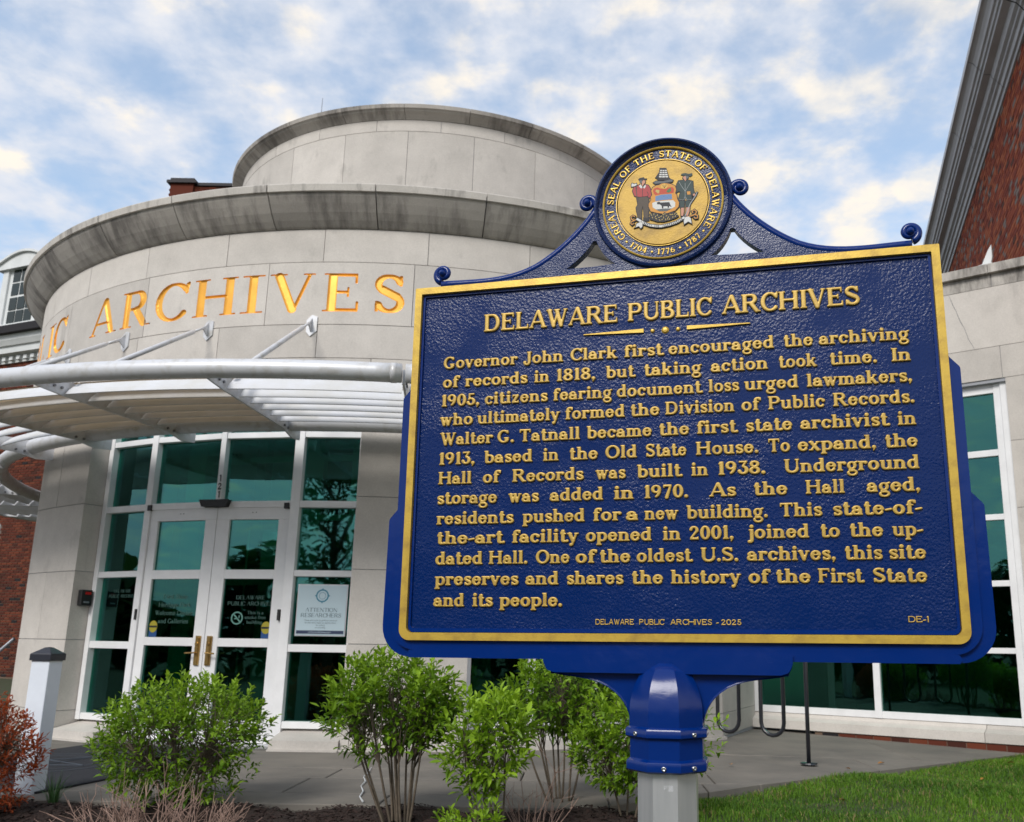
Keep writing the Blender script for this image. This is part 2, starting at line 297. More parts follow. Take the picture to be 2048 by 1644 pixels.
# ------------------------------------------------------------ letters drawn as distance fields
def glyph(ch,w=.20,t=.105,st=.085,ex=.085):
    P=[]; h=w/2
    def B(x0,y0,x1,y1): P.append(('B',x0,y0,x1,y1))
    def L(x0,y0,x1,y1,a,b=None): P.append(('L',x0,y0,x1,y1,a/2,(a if b is None else b)/2))
    def A(cx,cy,rx,ry,a0,a1,ws=w,wt=t): P.append(('A',cx,cy,rx,ry,a0,a1,ws/2,wt/2))
    def D(x,y,r=None): P.append(('L',x,y,x,y,r or w*.62,r or w*.62))
    def S(x,y,top=False,l=1,r=1,hw=h):
        y0,y1=(y-st,y) if top else (y,y+st); B(x-hw-(ex if l else 0),y0,x+hw+(ex if r else 0),y1)
    def V(x,y0,y1,b=(1,1),tp=(1,1),ww=w):
        B(x-ww/2,y0,x+ww/2,y1)
        if b: S(x,y0,False,*b,hw=ww/2)
        if tp: S(x,y1,True,*tp,hw=ww/2)
    X=.68; o=t/2; q=h+ex; c=ch
    if c=='A': L(.13,.06,.50,.97,t); L(.56,.93,.88,.08,w,w*.9); B(.27,.28,.76,.28+t*.85); S(.13,0,hw=t/2); S(.89,0); a=1.02
    elif c=='B': V(q,0,1,(1,0),(1,0)); B(q,1-t,.46,1); B(q,.5,.5,.5+t*.9); B(q,0,.5,t); A(.46,.76,.20,.24-o,-90,90); A(.50,.27,.23,.27-o,-90,90); a=.86
    elif c=='C': A(.50,.5,.50-h,.52-o,42,318); L(.83,.72,.87,.97,t); B(.80,.70,.88,.98); a=.90
    elif c=='D': V(q,0,1,(1,0),(1,0)); B(q,1-t,.50,1); B(q,0,.50,t); A(.50,.5,.50-h-.03,.5-o,-90,90); a=1.02
    elif c=='E': V(q,0,1,(1,0),(1,0)); B(q,1-t,.78,1); B(q,0,.82,t); B(q,.47,.60,.47+t*.9); B(.78-t*.7,.74,.78,1); B(.82-t*.7,0,.82,.27); B(.60-t*.6,.38,.60,.64); a=.86
    elif c=='F': V(q,0,1,(1,1),(1,0)); B(q,1-t,.78,1); B(q,.46,.60,.46+t*.9); B(.78-t*.7,.74,.78,1); B(.60-t*.6,.37,.60,.63); a=.80
    elif c=='G': A(.50,.5,.50-h,.52-o,45,300); B(.82-w,.06,.82,.42); B(.82-w-ex,.42-st,.82+ex,.42); B(.76,.72,.84,.98); A(.5,.5,.5-h,.52-o,300,322,w*.8,t); a=.98
    elif c=='H': V(q,0,1); V(1.06-q,0,1); B(q,.47,1.06-q,.47+t); a=1.08
    elif c=='I': V(q,0,1); a=2*q
    elif c=='J': V(.42,.12,1,None,(1,1)); A(.24,.14,.18,.20,180,360,w*.9,t); D(.10,.14,w*.5); a=.42+q
    elif c=='K': V(q,0,1); L(.42,.44,.82,.94,t); L(.48,.52,.84,.06,w); S(.86,0); S(.82,1,True,hw=t/2); a=1.0
    elif c=='L': V(q,0,1,(1,0),(1,1)); B(q,0,.78,t); B(.78-t*.7,0,.78,.28); a=.80
    elif c=='N': V(.16,0,1,(1,1),(1,0),t); V(.90,.0,1,None,(1,1),t); L(.18,.93,.86,.07,w); a=1.06
    elif c=='M': V(.16,0,1,(1,1),(1,0),t); V(1.06,0,1,(1,1),(0,1)); L(.2,.93,.6,.1,w); L(1.0,.93,.6,.1,t); a=1.24
    elif c=='O': A(.53,.5,.53-h,.52-o,0,360); a=1.06
    elif c=='P': V(q,0,1,(1,1),(1,0)); B(q,1-t,.50,1); B(q,.42,.50,.42+t); A(.50,.71,.25,.29-o,-90,90); a=.86
    elif c=='R': V(q,0,1,(1,1),(1,0)); B(q,1-t,.50,1); B(q,.46,.52,.46+t); A(.50,.73,.23,.27-o,-90,90); L(.52,.47,.80,.08,w*.95); S(.84,0,False,0,1); a=.98
    elif c=='S': A(.38,.74,.26,.26-o,20,250,w*.8,t*1.1); A(.40,.27,.27,.27-o,-160,75,w*.85,t*1.1); L(.22,.60,.58,.42,w*.95); B(.62,.70,.70,.98); B(.06,.02,.14,.30); a=.78
    elif c=='T': V(.44,0,1,(1,1),None); B(.02,1-t,.86,1); B(.02,.72,.02+t*.75,1); B(.86-t*.75,.72,.86,1); a=.88
    elif c=='U': V(.20,.3,1,None,(1,1)); V(.86,.3,1,None,(1,1),t); A(.53,.32,.33,.34-o,180,360,w*.9,t*1.2); a=1.02
    elif c=='V': L(.16,.94,.48,.06,w); L(.52,.06,.80,.94,t); S(.15,1,True); S(.80,1,True,hw=t/2); a=.94
    elif c=='W': L(.16,.94,.42,.07,w); L(.44,.07,.64,.80,t); L(.62,.88,.86,.07,w); L(.88,.07,1.12,.94,t); S(.15,1,True); S(.62,1,True); S(1.12,1,True,hw=t/2); a=1.26
    elif c=='Y': L(.16,.94,.46,.45,w); L(.48,.45,.78,.94,t); V(.47,0,.5,(1,1),None); S(.15,1,True); S(.78,1,True,hw=t/2); a=.92
    elif c=='a': A(.30,.45,.17,.23-o,25,165,w*.8,t*1.05); D(.14,.47,w*.55); V(.50,.0,.46,None,None); A(.27,.20,.19,.20-o,60,300,w*.9,t*.95); L(.30,.36,.50,.40,t*.8); B(.50,0,.66,st); L(.3,.05,.48,.14,t*.7); a=.68
    elif c=='b': V(.18,.04,1,None,(1,0)); A(.40,.34,.24,.35-o,-120,120); L(.18,.05,.38,.06,t); a=.74
    elif c=='c': A(.34,.34,.34-h,.35-o,50,315); D(.54,.50,w*.55); a=.64
    elif c=='d': V(.56,.0,1,None,(1,0)); A(.34,.34,.34-h,.35-o,55,305); S(.56,0,False,0,1); a=.76
    elif c=='e': A(.34,.34,.34-h,.35-o,10,322); B(.16,.33,.58,.33+t*.75); L(.56,.36,.57,.42,w*.8); a=.68
    elif c=='f': V(.22,0,.80,(1,1),None); A(.40,.78,.18,.22-o,20,180,w*.95,t); D(.52,.86,w*.5); B(.04,X-st,.46,X); a=.50
    elif c=='g': A(.32,.38,.20,.30-o,0,360,w*.9,t*.9); L(.50,.58,.66,.64,t); A(.34,-.14,.26,.17,-190,75,w*.7,t); L(.20,.12,.16,.02,t); L(.2,.0,.46,.02,w*.65); a=.68
    elif c=='h': V(.18,0,1,(1,1),(1,0)); A(.40,.44,.20,.24-o,20,160,w*.9,t); V(.60,0,.46,(1,1),None); a=.80
    elif c=='i': V(.20,0,X,(1,1),(1,0)); D(.20,.88,w*.58); a=.40
    elif c=='j': V(.24,-.08,X,None,(1,0)); D(.24,.88,w*.58); A(.08,-.08,.16,.16,-100,0,w,t); D(.06,-.20,w*.45); a=.38
    elif c=='k': V(.18,0,1,(1,1),(1,0)); L(.34,.28,.54,.60,t); L(.38,.38,.60,.06,w*.95); S(.64,0,hw=h*.8); S(.56,X,True,hw=t/2); a=.78
    elif c=='l': V(.20,0,1,(1,1),(1,0)); a=.40
    elif c=='m': V(.18,0,X,(1,1),(1,0)); V(.56,0,.46,(1,1),None); V(.94,0,.46,(1,1),None); A(.37,.44,.19,.24-o,20,160,w*.9,t); A(.75,.44,.19,.24-o,20,160,w*.9,t); a=1.13
    elif c=='n': V(.18,0,X,(1,1),(1,0)); A(.40,.44,.20,.24-o,20,160,w*.9,t); V(.60,0,.46,(1,1),None); a=.80
    elif c=='o': A(.36,.34,.36-h,.35-o,0,360); a=.72
    elif c=='p': V(.18,-.28,X,(1,1),(1,0)); A(.40,.34,.24,.35-o,-120,120); a=.75
    elif c=='q': V(.56,-.28,X,(1,1),None); A(.34,.34,.34-h,.35-o,55,305); a=.75
    elif c=='r': V(.18,0,X,(1,1),(1,0)); A(.40,.44,.20,.24-o,50,160,w*.8,t); D(.48,.56,w*.52); a=.58
    elif c=='s': A(.29,.50,.18,.19-o,20,250,w*.75,t); A(.31,.19,.18,.20-o,-160,75,w*.75,t); L(.18,.41,.44,.27,w*.85); B(.44,.44,.50,.68); B(.08,.0,.14,.24); a=.56
    elif c=='t': V(.22,.12,.92,None,None); A(.38,.14,.16,.15-o,180,320,w,t); B(.04,X-st,.44,X); L(.10,.70,.22,.88,t); a=.50
    elif c=='u': V(.18,.2,X,None,(1,0)); A(.38,.22,.20,.23-o,180,340,w*.9,t); V(.60,0,X,(0,1),(1,0)); a=.80
    elif c=='v': L(.14,.62,.34,.07,w); L(.37,.07,.56,.62,t); S(.13,X,True,hw=h*.8); S(.57,X,True,hw=t/2); a=.70
    elif c=='w': L(.14,.62,.30,.07,w*.95); L(.32,.07,.47,.60,t); L(.47,.60,.62,.07,w*.95); L(.64,.07,.82,.62,t); S(.13,X,True,hw=h*.8); S(.46,X,True,hw=h*.6); S(.83,X,True,hw=t/2); a=.96
    elif c=='x': L(.14,.62,.54,.06,w); L(.54,.62,.14,.06,t); S(.13,X,True,hw=h*.7); S(.56,X,True,hw=t/2); S(.12,0,hw=t/2); S(.57,0,hw=h*.7); a=.70
    elif c=='y': L(.14,.62,.36,.07,w); L(.57,.62,.30,-.20,t); S(.13,X,True,hw=h*.8); S(.58,X,True,hw=t/2); D(.22,-.20,w*.5); a=.70
    elif c=='z': B(.06,X-t,.54,X); B(.04,0,.56,t); L(.46,.60,.14,.08,w*.9); B(.06,.46,.06+t*.7,X); B(.56-t*.7,0,.56,.22); a=.62
    elif c=='0': A(.34,.5,.34-h,.51-o,0,360); a=.68
    elif c=='1': V(.24,0,1,(1,1),None); L(.12,.84,.22,.94,t); a=.44
    elif c=='2': A(.32,.70,.20,.30-o,-20,170,w*.9,t); L(.48,.60,.12,.12,w*.7,t); B(.06,0,.62,t*1.2); B(.62-t*.7,0,.62,.22); a=.68
    elif c=='3': B(.08,1-t,.56,1); L(.52,.95,.32,.62,t); A(.32,.32,.22,.32-o,-165,90,w,t); D(.12,.22,w*.5); a=.64
    elif c=='4': V(.48,0,1,(1,1),None); L(.44,.96,.08,.30,t); B(.04,.24,.68,.24+t); a=.72
    elif c=='5': B(.14,1-t*1.1,.56,1); B(.14,.54,.14+t,1); A(.32,.32,.22,.32-o,-165,130,w,t); D(.12,.22,w*.5); a=.64
    elif c=='6': A(.34,.31,.23,.31-o,0,360,w*.9,t); A(.46,.36,.34,.62-o,110,190,w*.9,t); a=.68
    elif c=='7': B(.06,1-t*1.2,.60,1); B(.06,.76,.06+t*.7,1); L(.54,.92,.28,.04,t,w); a=.64
    elif c=='8': A(.33,.74,.19,.25-o,0,360,w*.85,t); A(.33,.27,.22,.27-o,0,360,w*.95,t); a=.66
    elif c=='9': A(.32,.69,.22,.31-o,0,360,w*.9,t); A(.20,.64,.34,.62-o,-70,10,w*.9,t); a=.68
    elif c=='.': D(.14,.10,w*.56); a=.28
    elif c==',': D(.14,.10,w*.56); L(.19,.08,.10,-.14,t,t*.5); a=.30
    elif c=='-': L(.06,.32,.36,.38,t*1.1); a=.42
    elif c=='~': P.append(('L',.14,.42,.14,.42,.19,.19)); a=.28
    else: a=.4
    return P,a
def sdf_of(P,X,Y):
    d=np.full(X.shape,9.)
    for p in P:
        if p[0]=='B':
            cx,cy=(p[1]+p[3])/2,(p[2]+p[4])/2; hx,hy=abs(p[3]-p[1])/2,abs(p[4]-p[2])/2
            qx,qy=np.abs(X-cx)-hx,np.abs(Y-cy)-hy
            e=np.hypot(np.maximum(qx,0),np.maximum(qy,0))+np.minimum(np.maximum(qx,qy),0)
            d=np.minimum(d,e)
        else:
            if p[0]=='L': pts=[(p[1],p[2],p[5]),(p[3],p[4],p[6])]
            else:
                _,cx,cy,rx,ry,a0,a1,ws,wt=p; n=max(4,int(abs(a1-a0)/15)); pts=[]
                for i in range(n+1):
                    a=rad(a0+(a1-a0)*i/n); pts.append((cx+rx*cos(a),cy+ry*sin(a),wt+(ws-wt)*abs(cos(a))**1.3))
            for (x0,y0,ra),(x1,y1,rb) in zip(pts[:-1],pts[1:]):
                vx,vy=x1-x0,y1-y0; L2=vx*vx+vy*vy+1e-12
                s=np.clip(((X-x0)*vx+(Y-y0)*vy)/L2,0,1)
                d=np.minimum(d,np.hypot(X-x0-s*vx,Y-y0-s*vy)-(ra+(rb-ra)*s))
    return d
def march(xs,ys,F):
    """faces covering F<0. returns verts (x,y), value per vert, faces, boundary segments"""
    nx,ny=len(xs),len(ys); inside=F<0; idx=-np.ones(F.shape,int); vi=np.argwhere(inside)
    verts=[(xs[i],ys[j]) for i,j in vi]; val=[F[i,j] for i,j in vi]; idx[inside]=np.arange(len(vi))
    c=inside[:-1,:-1].astype(int)+inside[1:,:-1]+inside[1:,1:]+inside[:-1,1:]
    full=np.argwhere(c==4)
    faces=[(idx[i,j],idx[i+1,j],idx[i+1,j+1],idx[i,j+1]) for i,j in full]; seg=[]; ec={}
    def cross(a,b):
        k=(a,b) if a<b else (b,a)
        if k not in ec:
            fa,fb=F[k[0]],F[k[1]]; s=fa/(fa-fb)
            verts.append((xs[k[0][0]]+(xs[k[1][0]]-xs[k[0][0]])*s,ys[k[0][1]]+(ys[k[1][1]]-ys[k[0][1]])*s)); val.append(0.); ec[k]=len(verts)-1
        return ec[k]
    for i,j in np.argwhere((c>0)&(c<4)):
        cs=[(i,j),(i+1,j),(i+1,j+1),(i,j+1)]; poly=[]; kind=[]
        for k in range(4):
            a,b=cs[k],cs[(k+1)%4]
            if inside[a]: poly.append(idx[a]); kind.append(0)
            if inside[a]!=inside[b]: poly.append(cross(a,b)); kind.append(1)
        faces.append(tuple(poly))
        m=len(poly)
        for k in range(m):
            if kind[k] and kind[(k+1)%m]: seg.append((poly[k],poly[(k+1)%m]))
    return verts,val,faces,seg
GC={}
def gmesh(ch,style):
    """(verts Nx3 with z = height 0..1, faces, advance)"""
    k=(ch,style)
    if k in GC: return GC[k]
    pr,res,bw={'sign':((.235,.135,.105,.075),.040,.030),'cap':((.225,.12,.08,.065),.034,.028),'seal':((.23,.15,.10,.06),.05,.04),'print':((.15,.06,.04,.07),.07,.0),'sans':((.15,.14,0,0),.05,.04)}[style]
    P,a=glyph(ch,*pr)
    if style=='sans':
        P=[p for p in P if not (p[0]=='B' and min(abs(p[3]-p[1]),abs(p[4]-p[2]))<1e-6)]
    xs=np.arange(-.12,a+.14,res); ys=np.arange(-.36,1.1,res)
    X,Y=np.meshgrid(xs,ys,indexing='ij'); F=sdf_of(P,X,Y)-.006
    v,val,f,seg=march(xs,ys,F)
    if bw: z=[.80+.20*min(1,-q/bw)**.7 if q<0 else .76 for q in val]
    else: z=[1.]*len(v)
    V=[(x,y,h) for (x,y),h in zip(v,z)]; n=len(V)
    if bw:
        bi={}; 
        for s in seg:
            for q in s:
                if q not in bi: bi[q]=len(V); V.append((V[q][0],V[q][1],0.))
        f=f+[(s[1],s[0],bi[s[0]],bi[s[1]]) for s in seg]
    V=np.array(V) if V else np.zeros((0,3)); GC[k]=(V,f,a); return GC[k]
def text_geo(txt,style,size,x0,x1=None,track=.035,center=None):
    """word set from x0; squeezed to x1 when given. returns list of (V array in (x,y,h01), faces), width"""
    adv=[gmesh(c,style)[2] if c!=' ' else .42 for c in txt]
    tot=sum(adv)+track*(len(txt)-1); sx=size
    if x1 is not None: sx=(x1-x0)/tot
    if center is not None: x0=center-tot*size/2
    out=[]; x=x0
    for c,a in zip(txt,adv):
        if c!=' ':
            V,f,_=gmesh(c,style)
            if len(V): W=V.copy(); W[:,0]=x+W[:,0]*sx; W[:,1]*=size; out.append((W,f))
        x+=(a+track)*sx
    return out
def text_obj(name,geos,T,height,m,parent=None,smooth=True,**k):
    mb=MB()
    for V,f in geos: mb.add([T(x,y,h*height) for x,y,h in V],f)
    return mb.build(name,m,parent,smooth,**k)

# ============================================================ setting: ground
WORLD=set()
_link=link
def link(o,parent=None):
    COL.objects.link(o)
    if parent is not None:
        o.parent=parent
        if parent.name in WORLD: o.matrix_parent_inverse=Matrix.Translation(-parent.location)
    return o
def wempty(name,loc,**k):
    o=empty(name,loc,**k); WORLD.add(o.name); return o
def sstep(a,b,x):
    t=max(0,min(1,(x-a)/(b-a))); return t*t*(3-2*t)
def walk_edge(x,y):     # >0 on the paved side of the slanting edge
    return (y-6.93)-(x-.95)*(10.0-6.93)/(4.5-.95)
def gz(x,y):
    z=-1.10-.07*max(0,6.1-y) if y>-3 else -1.10-.07*9.1
    z-=.02*max(0,min(4,x-2))
    if x>0: z+=.025*sin(x*1.7+y*2.1)*sstep(0,1,x)*(1-sstep(8,10,y))
    return z
def grid_sheet(name,xs,ys,zf,m,**k):
    v=[(x,y,zf(x,y)) for x in xs for y in ys]; n=len(ys)
    f=[(i*n+j,(i+1)*n+j,(i+1)*n+j+1,i*n+j+1) for i in range(len(xs)-1) for j in range(n-1)]
    return make(name,v,f,m,None,True,**k)
gx=sorted(set([-3000,-800,-200,-80,-40,-20]+[round(-12+i*.5,2) for i in range(49)]+[20,40,80,200,800,3000]))
gy=sorted(set([-3000,-800,-200,-80,-40,-20,-8]+[round(-4+i*.5,2) for i in range(41)]+[20,24,40,80,200,800,3000]))
grid_sheet('ground',gx,gy,lambda x,y: gz(x,y)-(.05 if (y>6.3 and walk_edge(x,y)>0) or x<.1 else 0),'lawn',kind='structure')
def mz(x,y):
    return gz(x,y)+.045+.018*sin(x*5.1+y*3.3)+.012*sin(x*11.7-y*9.1)-.10*sstep(.25,.75,x)-.11*sstep(6.10,6.32,y)
grid_sheet('mulch_bed',[-7+i*.08 for i in range(99)],[3.2+i*.08 for i in range(40)],mz,'mulch',kind='structure')
# paving: every slab its own piece, joints open
def clip(poly,a,b,c):    # keep a*x+b*y<=c
    out=[]
    for i in range(len(poly)):
        p,q=poly[i],poly[(i+1)%len(poly)]; dp=a*p[0]+b*p[1]-c; dq=a*q[0]+b*q[1]-c
        if dp<=0: out.append(p)
        if dp*dq<0: s=dp/(dp-dq); out.append((p[0]+(q[0]-p[0])*s,p[1]+(q[1]-p[1])*s))
    return out
def wz(x,y): return -1.05-.022*max(0,x-1.5)
walk=empty('walkway',(0,8,-1.1),kind='structure'); WORLD.add('walkway')
rows=[(6.18,6.62,1.52,.2),(6.62,7.33,1.52,.95),(7.33,7.87,1.52,-1.98),(7.87,9.3,2.3,.4),(9.3,13.,2.3,1.1)]
sl=(10.0-6.93)/(4.5-.95)
for y0,y1,wd,off in rows:
    k0=int((-12-off)/wd)
    for k in range(k0,int((6-off)/wd)+1):
        x0=off+k*wd; g=.006
        p=[(x0+g,y0+g),(x0+wd-g,y0+g),(x0+wd-g,y1-g),(x0+g,y1-g)]
        p=clip(p,sl,-1,sl*.95-6.93); p=clip(p,1,0,5.3); p=clip(p,-.574,.819,.819*10.9-.574*5.0+.1) if False else p
        if len(p)<3: continue
        n=len(p); v=[(x,y,wz(x,y)) for x,y in p]+[(x,y,wz(x,y)-.11) for x,y in p]
        f=[tuple(range(n))]+[tuple(n+i for i in range(n))[::-1]]+[(i+n,(i+1)%n+n,(i+1)%n,i) for i in range(n)]
        bev(make('slab',v,f,'concrete',walk),.006,1)
make('slab_bed',[(-12,6.25,-1.075),(.1,6.25,-1.075),(4.3,10,-1.14),(4.6,12.5,-1.14),(-12,12.5,-1.075)],[(0,1,2,3,4)],'mortar',walk)

# ============================================================ rotunda
CX,CY=-2.583912,14.88; RW=5.888
def cyl(az,r,z): a=rad(az); return (CX+r*sin(a),CY-r*cos(a),z)
B=wempty('archives_building',(CX,CY,-1.05),label='round limestone archives building with gilded lettering, stepped drum and glazed entrance',cat='building')
def ring_block(name,a0,a1,prof,m,parent=B,uvr=RW,smooth=False,closed=True,uoff=0,**k):
    """solid swept between azimuths a0..a1 (degrees); prof: closed loop of (r,z)"""
    n=max(1,int(math.ceil((a1-a0)/1.4))); v=[]; uv=[]; kk=len(prof); cum=[0]
    for i in range(1,kk): cum.append(cum[-1]+math.hypot(prof[i][0]-prof[i-1][0],prof[i][1]-prof[i-1][1]))
    for i in range(n+1):
        a=a0+(a1-a0)*i/n
        for j,(r,z) in enumerate(prof): v.append(cyl(a,r,z)); uv.append((rad(a)*uvr+uoff,cum[j]+ (z if kk==4 else 0)))
    f=[(i*kk+j,i*kk+(j+1)%kk,(i+1)*kk+(j+1)%kk,(i+1)*kk+j) for i in range(n) for j in range(kk)]
    f+=[tuple(range(kk))[::-1],tuple(n*kk+j for j in range(kk))]
    return make(name,v,f,m,parent,smooth,uv=uv,**k)
def rect(r0,r1,z0,z1): return [(r1,z0),(r1,z1),(r0,z1),(r0,z0)]
G=.45*.0065      # half joint, metres
def course(z0,z1,w,joint,lo,hi,m='stone',name='stone_block',rin=5.62,rout=RW,skip=None):
    ga=math.degrees(.0032/rout); k=math.floor((lo-joint)/w); a=joint+k*w
    while a<hi-1e-6:
        b=a+w; s,e=max(a,lo),min(b,hi)
        if e-s>.5 and not (skip and skip(s,e)):
            ring_block(name,s+ga,e-ga,rect(rin,rout+random.uniform(-.0012,.0012),z0+.0035,z1-.0035),m)
        a=b
LO,HI=-100,100
course(4.003,4.389,10.98,-2.76,LO,HI)
course(2.915,3.289,10.98,-2.78,LO,HI)
course(2.68,2.915,15.5,3.0,LO,HI)
ring_block('wall_core',-179.9,179.9,rect(5.4,5.858,2.69,4.6),'joint_sealant')
for a0,a1 in ((-41,-30.15),(2.54,14.2),(36,46.1)):
    ring_block('pier_core',a0+.12,a1-.12,rect(5.64,5.876,-1.2,2.69),'joint_sealant')
    mid=-36 if a0<0 else (a0+a1)/2
    for i,(z0,z1) in enumerate(((2.176,2.68),(1.436,2.176),(.696,1.436),(-.038,.696),(-.774,-.038),(-1.03,-.774))):
        if i%2: course(z0,z1,a1-mid,mid,a0,a1)
        else: course(z0,z1,60,a0,a0,a1)
    ring_block('plinth',a0-.3,a1+.3,rect(5.6,RW+.035,-1.2,-1.03),'stone')
# letter course: blocks with the inscription really cut into them
ARCH=[('P',-66.5,-62.9),('U',-62.2,-57.6),('B',-56.9,-53.2),('L',-52.4,-48.9),('I',-47.3,-44.5),('C',-44.6,-40.4),('A',-33.9,-29.1),('R',-28.1,-23.5),('C',-22.7,-18.1),('H',-17.4,-11.95),('I',-11.55,-8.95),('V',-8.2,-3.35),('E',-2.5,1.45),('S',2.75,6.1)]
LZ0,LH=3.435,.437
def arch_glyph(ch,x0,x1):
    s=LH
    if ch=='I': P,adv=glyph(ch,.102/s,.036/s,.040,((x1-x0)/2-.051)/s); return P,adv,s
    for _ in range(12): P,adv=glyph(ch,.102/s,.040/s,.040,.048/s); s=(x1-x0)/adv
    return P,adv,s
def letter_field(X,Z):
    F=np.full(X.shape,9.)
    for ch,a0,a1 in ARCH:
        x0,x1=rad(a0)*RW,rad(a1)*RW; P,adv,s=arch_glyph(ch,x0,x1)
        msk=(X>x0-.08)&(X<x1+.08)
        if not msk.any(): continue
        F[msk]=np.minimum(F[msk],sdf_of(P,(X[msk]-x0)/s,(Z[msk]-LZ0)/LH)*LH)
    return F
zt0,zt1=3.289+.0035,4.003-.0035
for k in range(-7,7):
    a0,a1=-8.6+15.5*k,-8.6+15.5*(k+1); ga=math.degrees(.0032/RW)
    if not any(l1>a0 and l0<a1 for _,l0,l1 in ARCH):
        ring_block('stone_block',a0+ga,a1-ga,rect(5.62,RW,zt0,zt1),'stone'); continue
    nx=170; xs=np.linspace(rad(a0+ga)*RW,rad(a1-ga)*RW,nx); zs=np.linspace(zt0,zt1,80)
    X,Z=np.meshgrid(xs,zs,indexing='ij'); F=letter_field(X,Z)
    v,val,f,seg=march(xs,zs,-F)
    vv=[cyl(math.degrees(x/RW),RW,z) for x,z in v]; uv=[(x,z) for x,z in v]; n=len(vv)
    # block returns round the edge
    e=[(xs[0],zs[0]),(xs[-1],zs[0]),(xs[-1],zs[-1]),(xs[0],zs[-1])]
    for i in range(13):
        for zq in (zs[0],zs[-1]):
            xx=xs[0]+(xs[-1]-xs[0])*i/12
            for r in (RW,5.7): vv.append(cyl(math.degrees(xx/RW),r,zq)); uv.append((xx,zq))
    for i in range(12):
        q=n+i*4; f.append((q,q+4,q+5,q+1)); f.append((q+2,q+3,q+7,q+6))
    f.append((n,n+1,n+3,n+2)); q=n+48; f.append((q,q+2,q+3,q+1))
    make('stone_block',vv,f,'stone',B,uv=uv)
for ch,a0,a1 in ARCH:   # gilded sinkings, V cut
    x0,x1=rad(a0)*RW,rad(a1)*RW
    xs=np.arange(x0-.03,x1+.03,.0075); zs=np.arange(LZ0-.03,LZ0+LH+.03,.0075)
    X,Z=np.meshgrid(xs,zs,indexing='ij'); F=letter_field(X,Z)
    F=np.where((X<x0-.02)|(X>x1+.02),9.,F)
    v,val,f,seg=march(xs,zs,F); V=[]
    for (x,z),q in zip(v,val): V.append(cyl(math.degrees(x/RW),RW-.001-min(.021,-q*1.15+.004),z))
    n=len(V); bi={}
    for s in seg:
        for q in s:
            if q not in bi: bi[q]=len(V); V.append(cyl(math.degrees(v[q][0]/RW),RW,v[q][1]))
    f=f+[(s[1],s[0],bi[s[0]],bi[s[1]]) for s in seg]
    make('incised_letter',V,f,'gold_leaf',B)
# cornice
cprof=[(5.86,4.392),(5.895,4.392),(5.92,4.405),(5.975,4.455),(6.035,4.52),(6.095,4.60),(6.135,4.66),(6.15,4.697),(6.176,4.699),(6.186,4.772),(6.178,4.784),(5.80,4.81),(5.80,4.41)]
for k in range(-10,10):
    a=2.83+11.02*k; g=.055; r=random.uniform(0,.004)
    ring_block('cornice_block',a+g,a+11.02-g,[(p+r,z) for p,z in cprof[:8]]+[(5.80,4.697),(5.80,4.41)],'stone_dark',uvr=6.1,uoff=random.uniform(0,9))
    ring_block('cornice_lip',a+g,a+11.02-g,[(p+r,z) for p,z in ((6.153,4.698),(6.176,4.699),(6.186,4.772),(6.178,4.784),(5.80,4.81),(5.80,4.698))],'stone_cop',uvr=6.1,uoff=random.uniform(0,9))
ring_block('cornice_core',-179.9,179.9,[(5.80,4.38),(6.09,4.66),(6.145,4.76),(5.8,4.79)],'joint_sealant')
ring_block('roof',-179.9,179.9,rect(3.0,5.85,4.70,4.80),'stone_dark')
# upper drum
course(4.80,7.107,15.6,.08,-180,180,rin=3.2,rout=3.454)
course(7.107,7.285,15.35,7.68,-180,180,rin=3.2,rout=3.454)
ring_block('upper_core',-179.9,179.9,rect(3.1,3.443,4.8,7.4),'joint_sealant')
uprof=[(3.42,7.288),(3.462,7.288),(3.475,7.30),(3.52,7.335),(3.565,7.36),(3.585,7.385),(3.603,7.388),(3.615,7.44),(3.605,7.447),(3.35,7.46)]
for k in range(24): ring_block('cap_block',.45+14.9*k-180+.05,.45+14.9*(k+1)-180-.05,uprof,'stone_dark',uvr=3.6)
ring_block('upper_roof',-179.9,179.9,rect(0.0,3.4,7.30,7.40),'stone_dark')
mb=MB(); mb.tube([(-5.02,14.9,7.45),(-5.015,14.9,9.93)],[.012,.006],6); mb.build('lightning_rod','rail_grey',B)
# inner shell, floor, things seen through the glass
def arcwall(name,az0,az1,r,z0,z1,m,th=.08): return ring_block(name,az0,az1,rect(r,r+th,z0,z1),m)
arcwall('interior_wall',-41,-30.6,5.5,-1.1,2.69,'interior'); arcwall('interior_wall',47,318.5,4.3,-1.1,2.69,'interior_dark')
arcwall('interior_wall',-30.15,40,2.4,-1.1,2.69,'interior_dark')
for az in (-41,46.0):
    a,b=cyl(az,4.3,0),cyl(az,5.62,0); c,d=cyl(az+(.8 if az<0 else -.8),4.3,0),cyl(az+(.8 if az<0 else -.8),5.62,0)
    mb=MB(); v=[(p[0],p[1],z) for z in (-1.1,2.69) for p in (a,b,d,c)]
    mb.add(v,[(0,1,2,3),(4,5,6,7),(0,1,5,4),(1,2,6,5),(2,3,7,6),(3,0,4,7)]); mb.build('interior_return','stone',B)
ring_block('interior_floor',-41,46,rect(0.05,5.9,-1.2,-1.035),'floor_in')
ring_block('interior_ceiling',-41,46,rect(0.05,5.7,2.69,2.75),'interior')
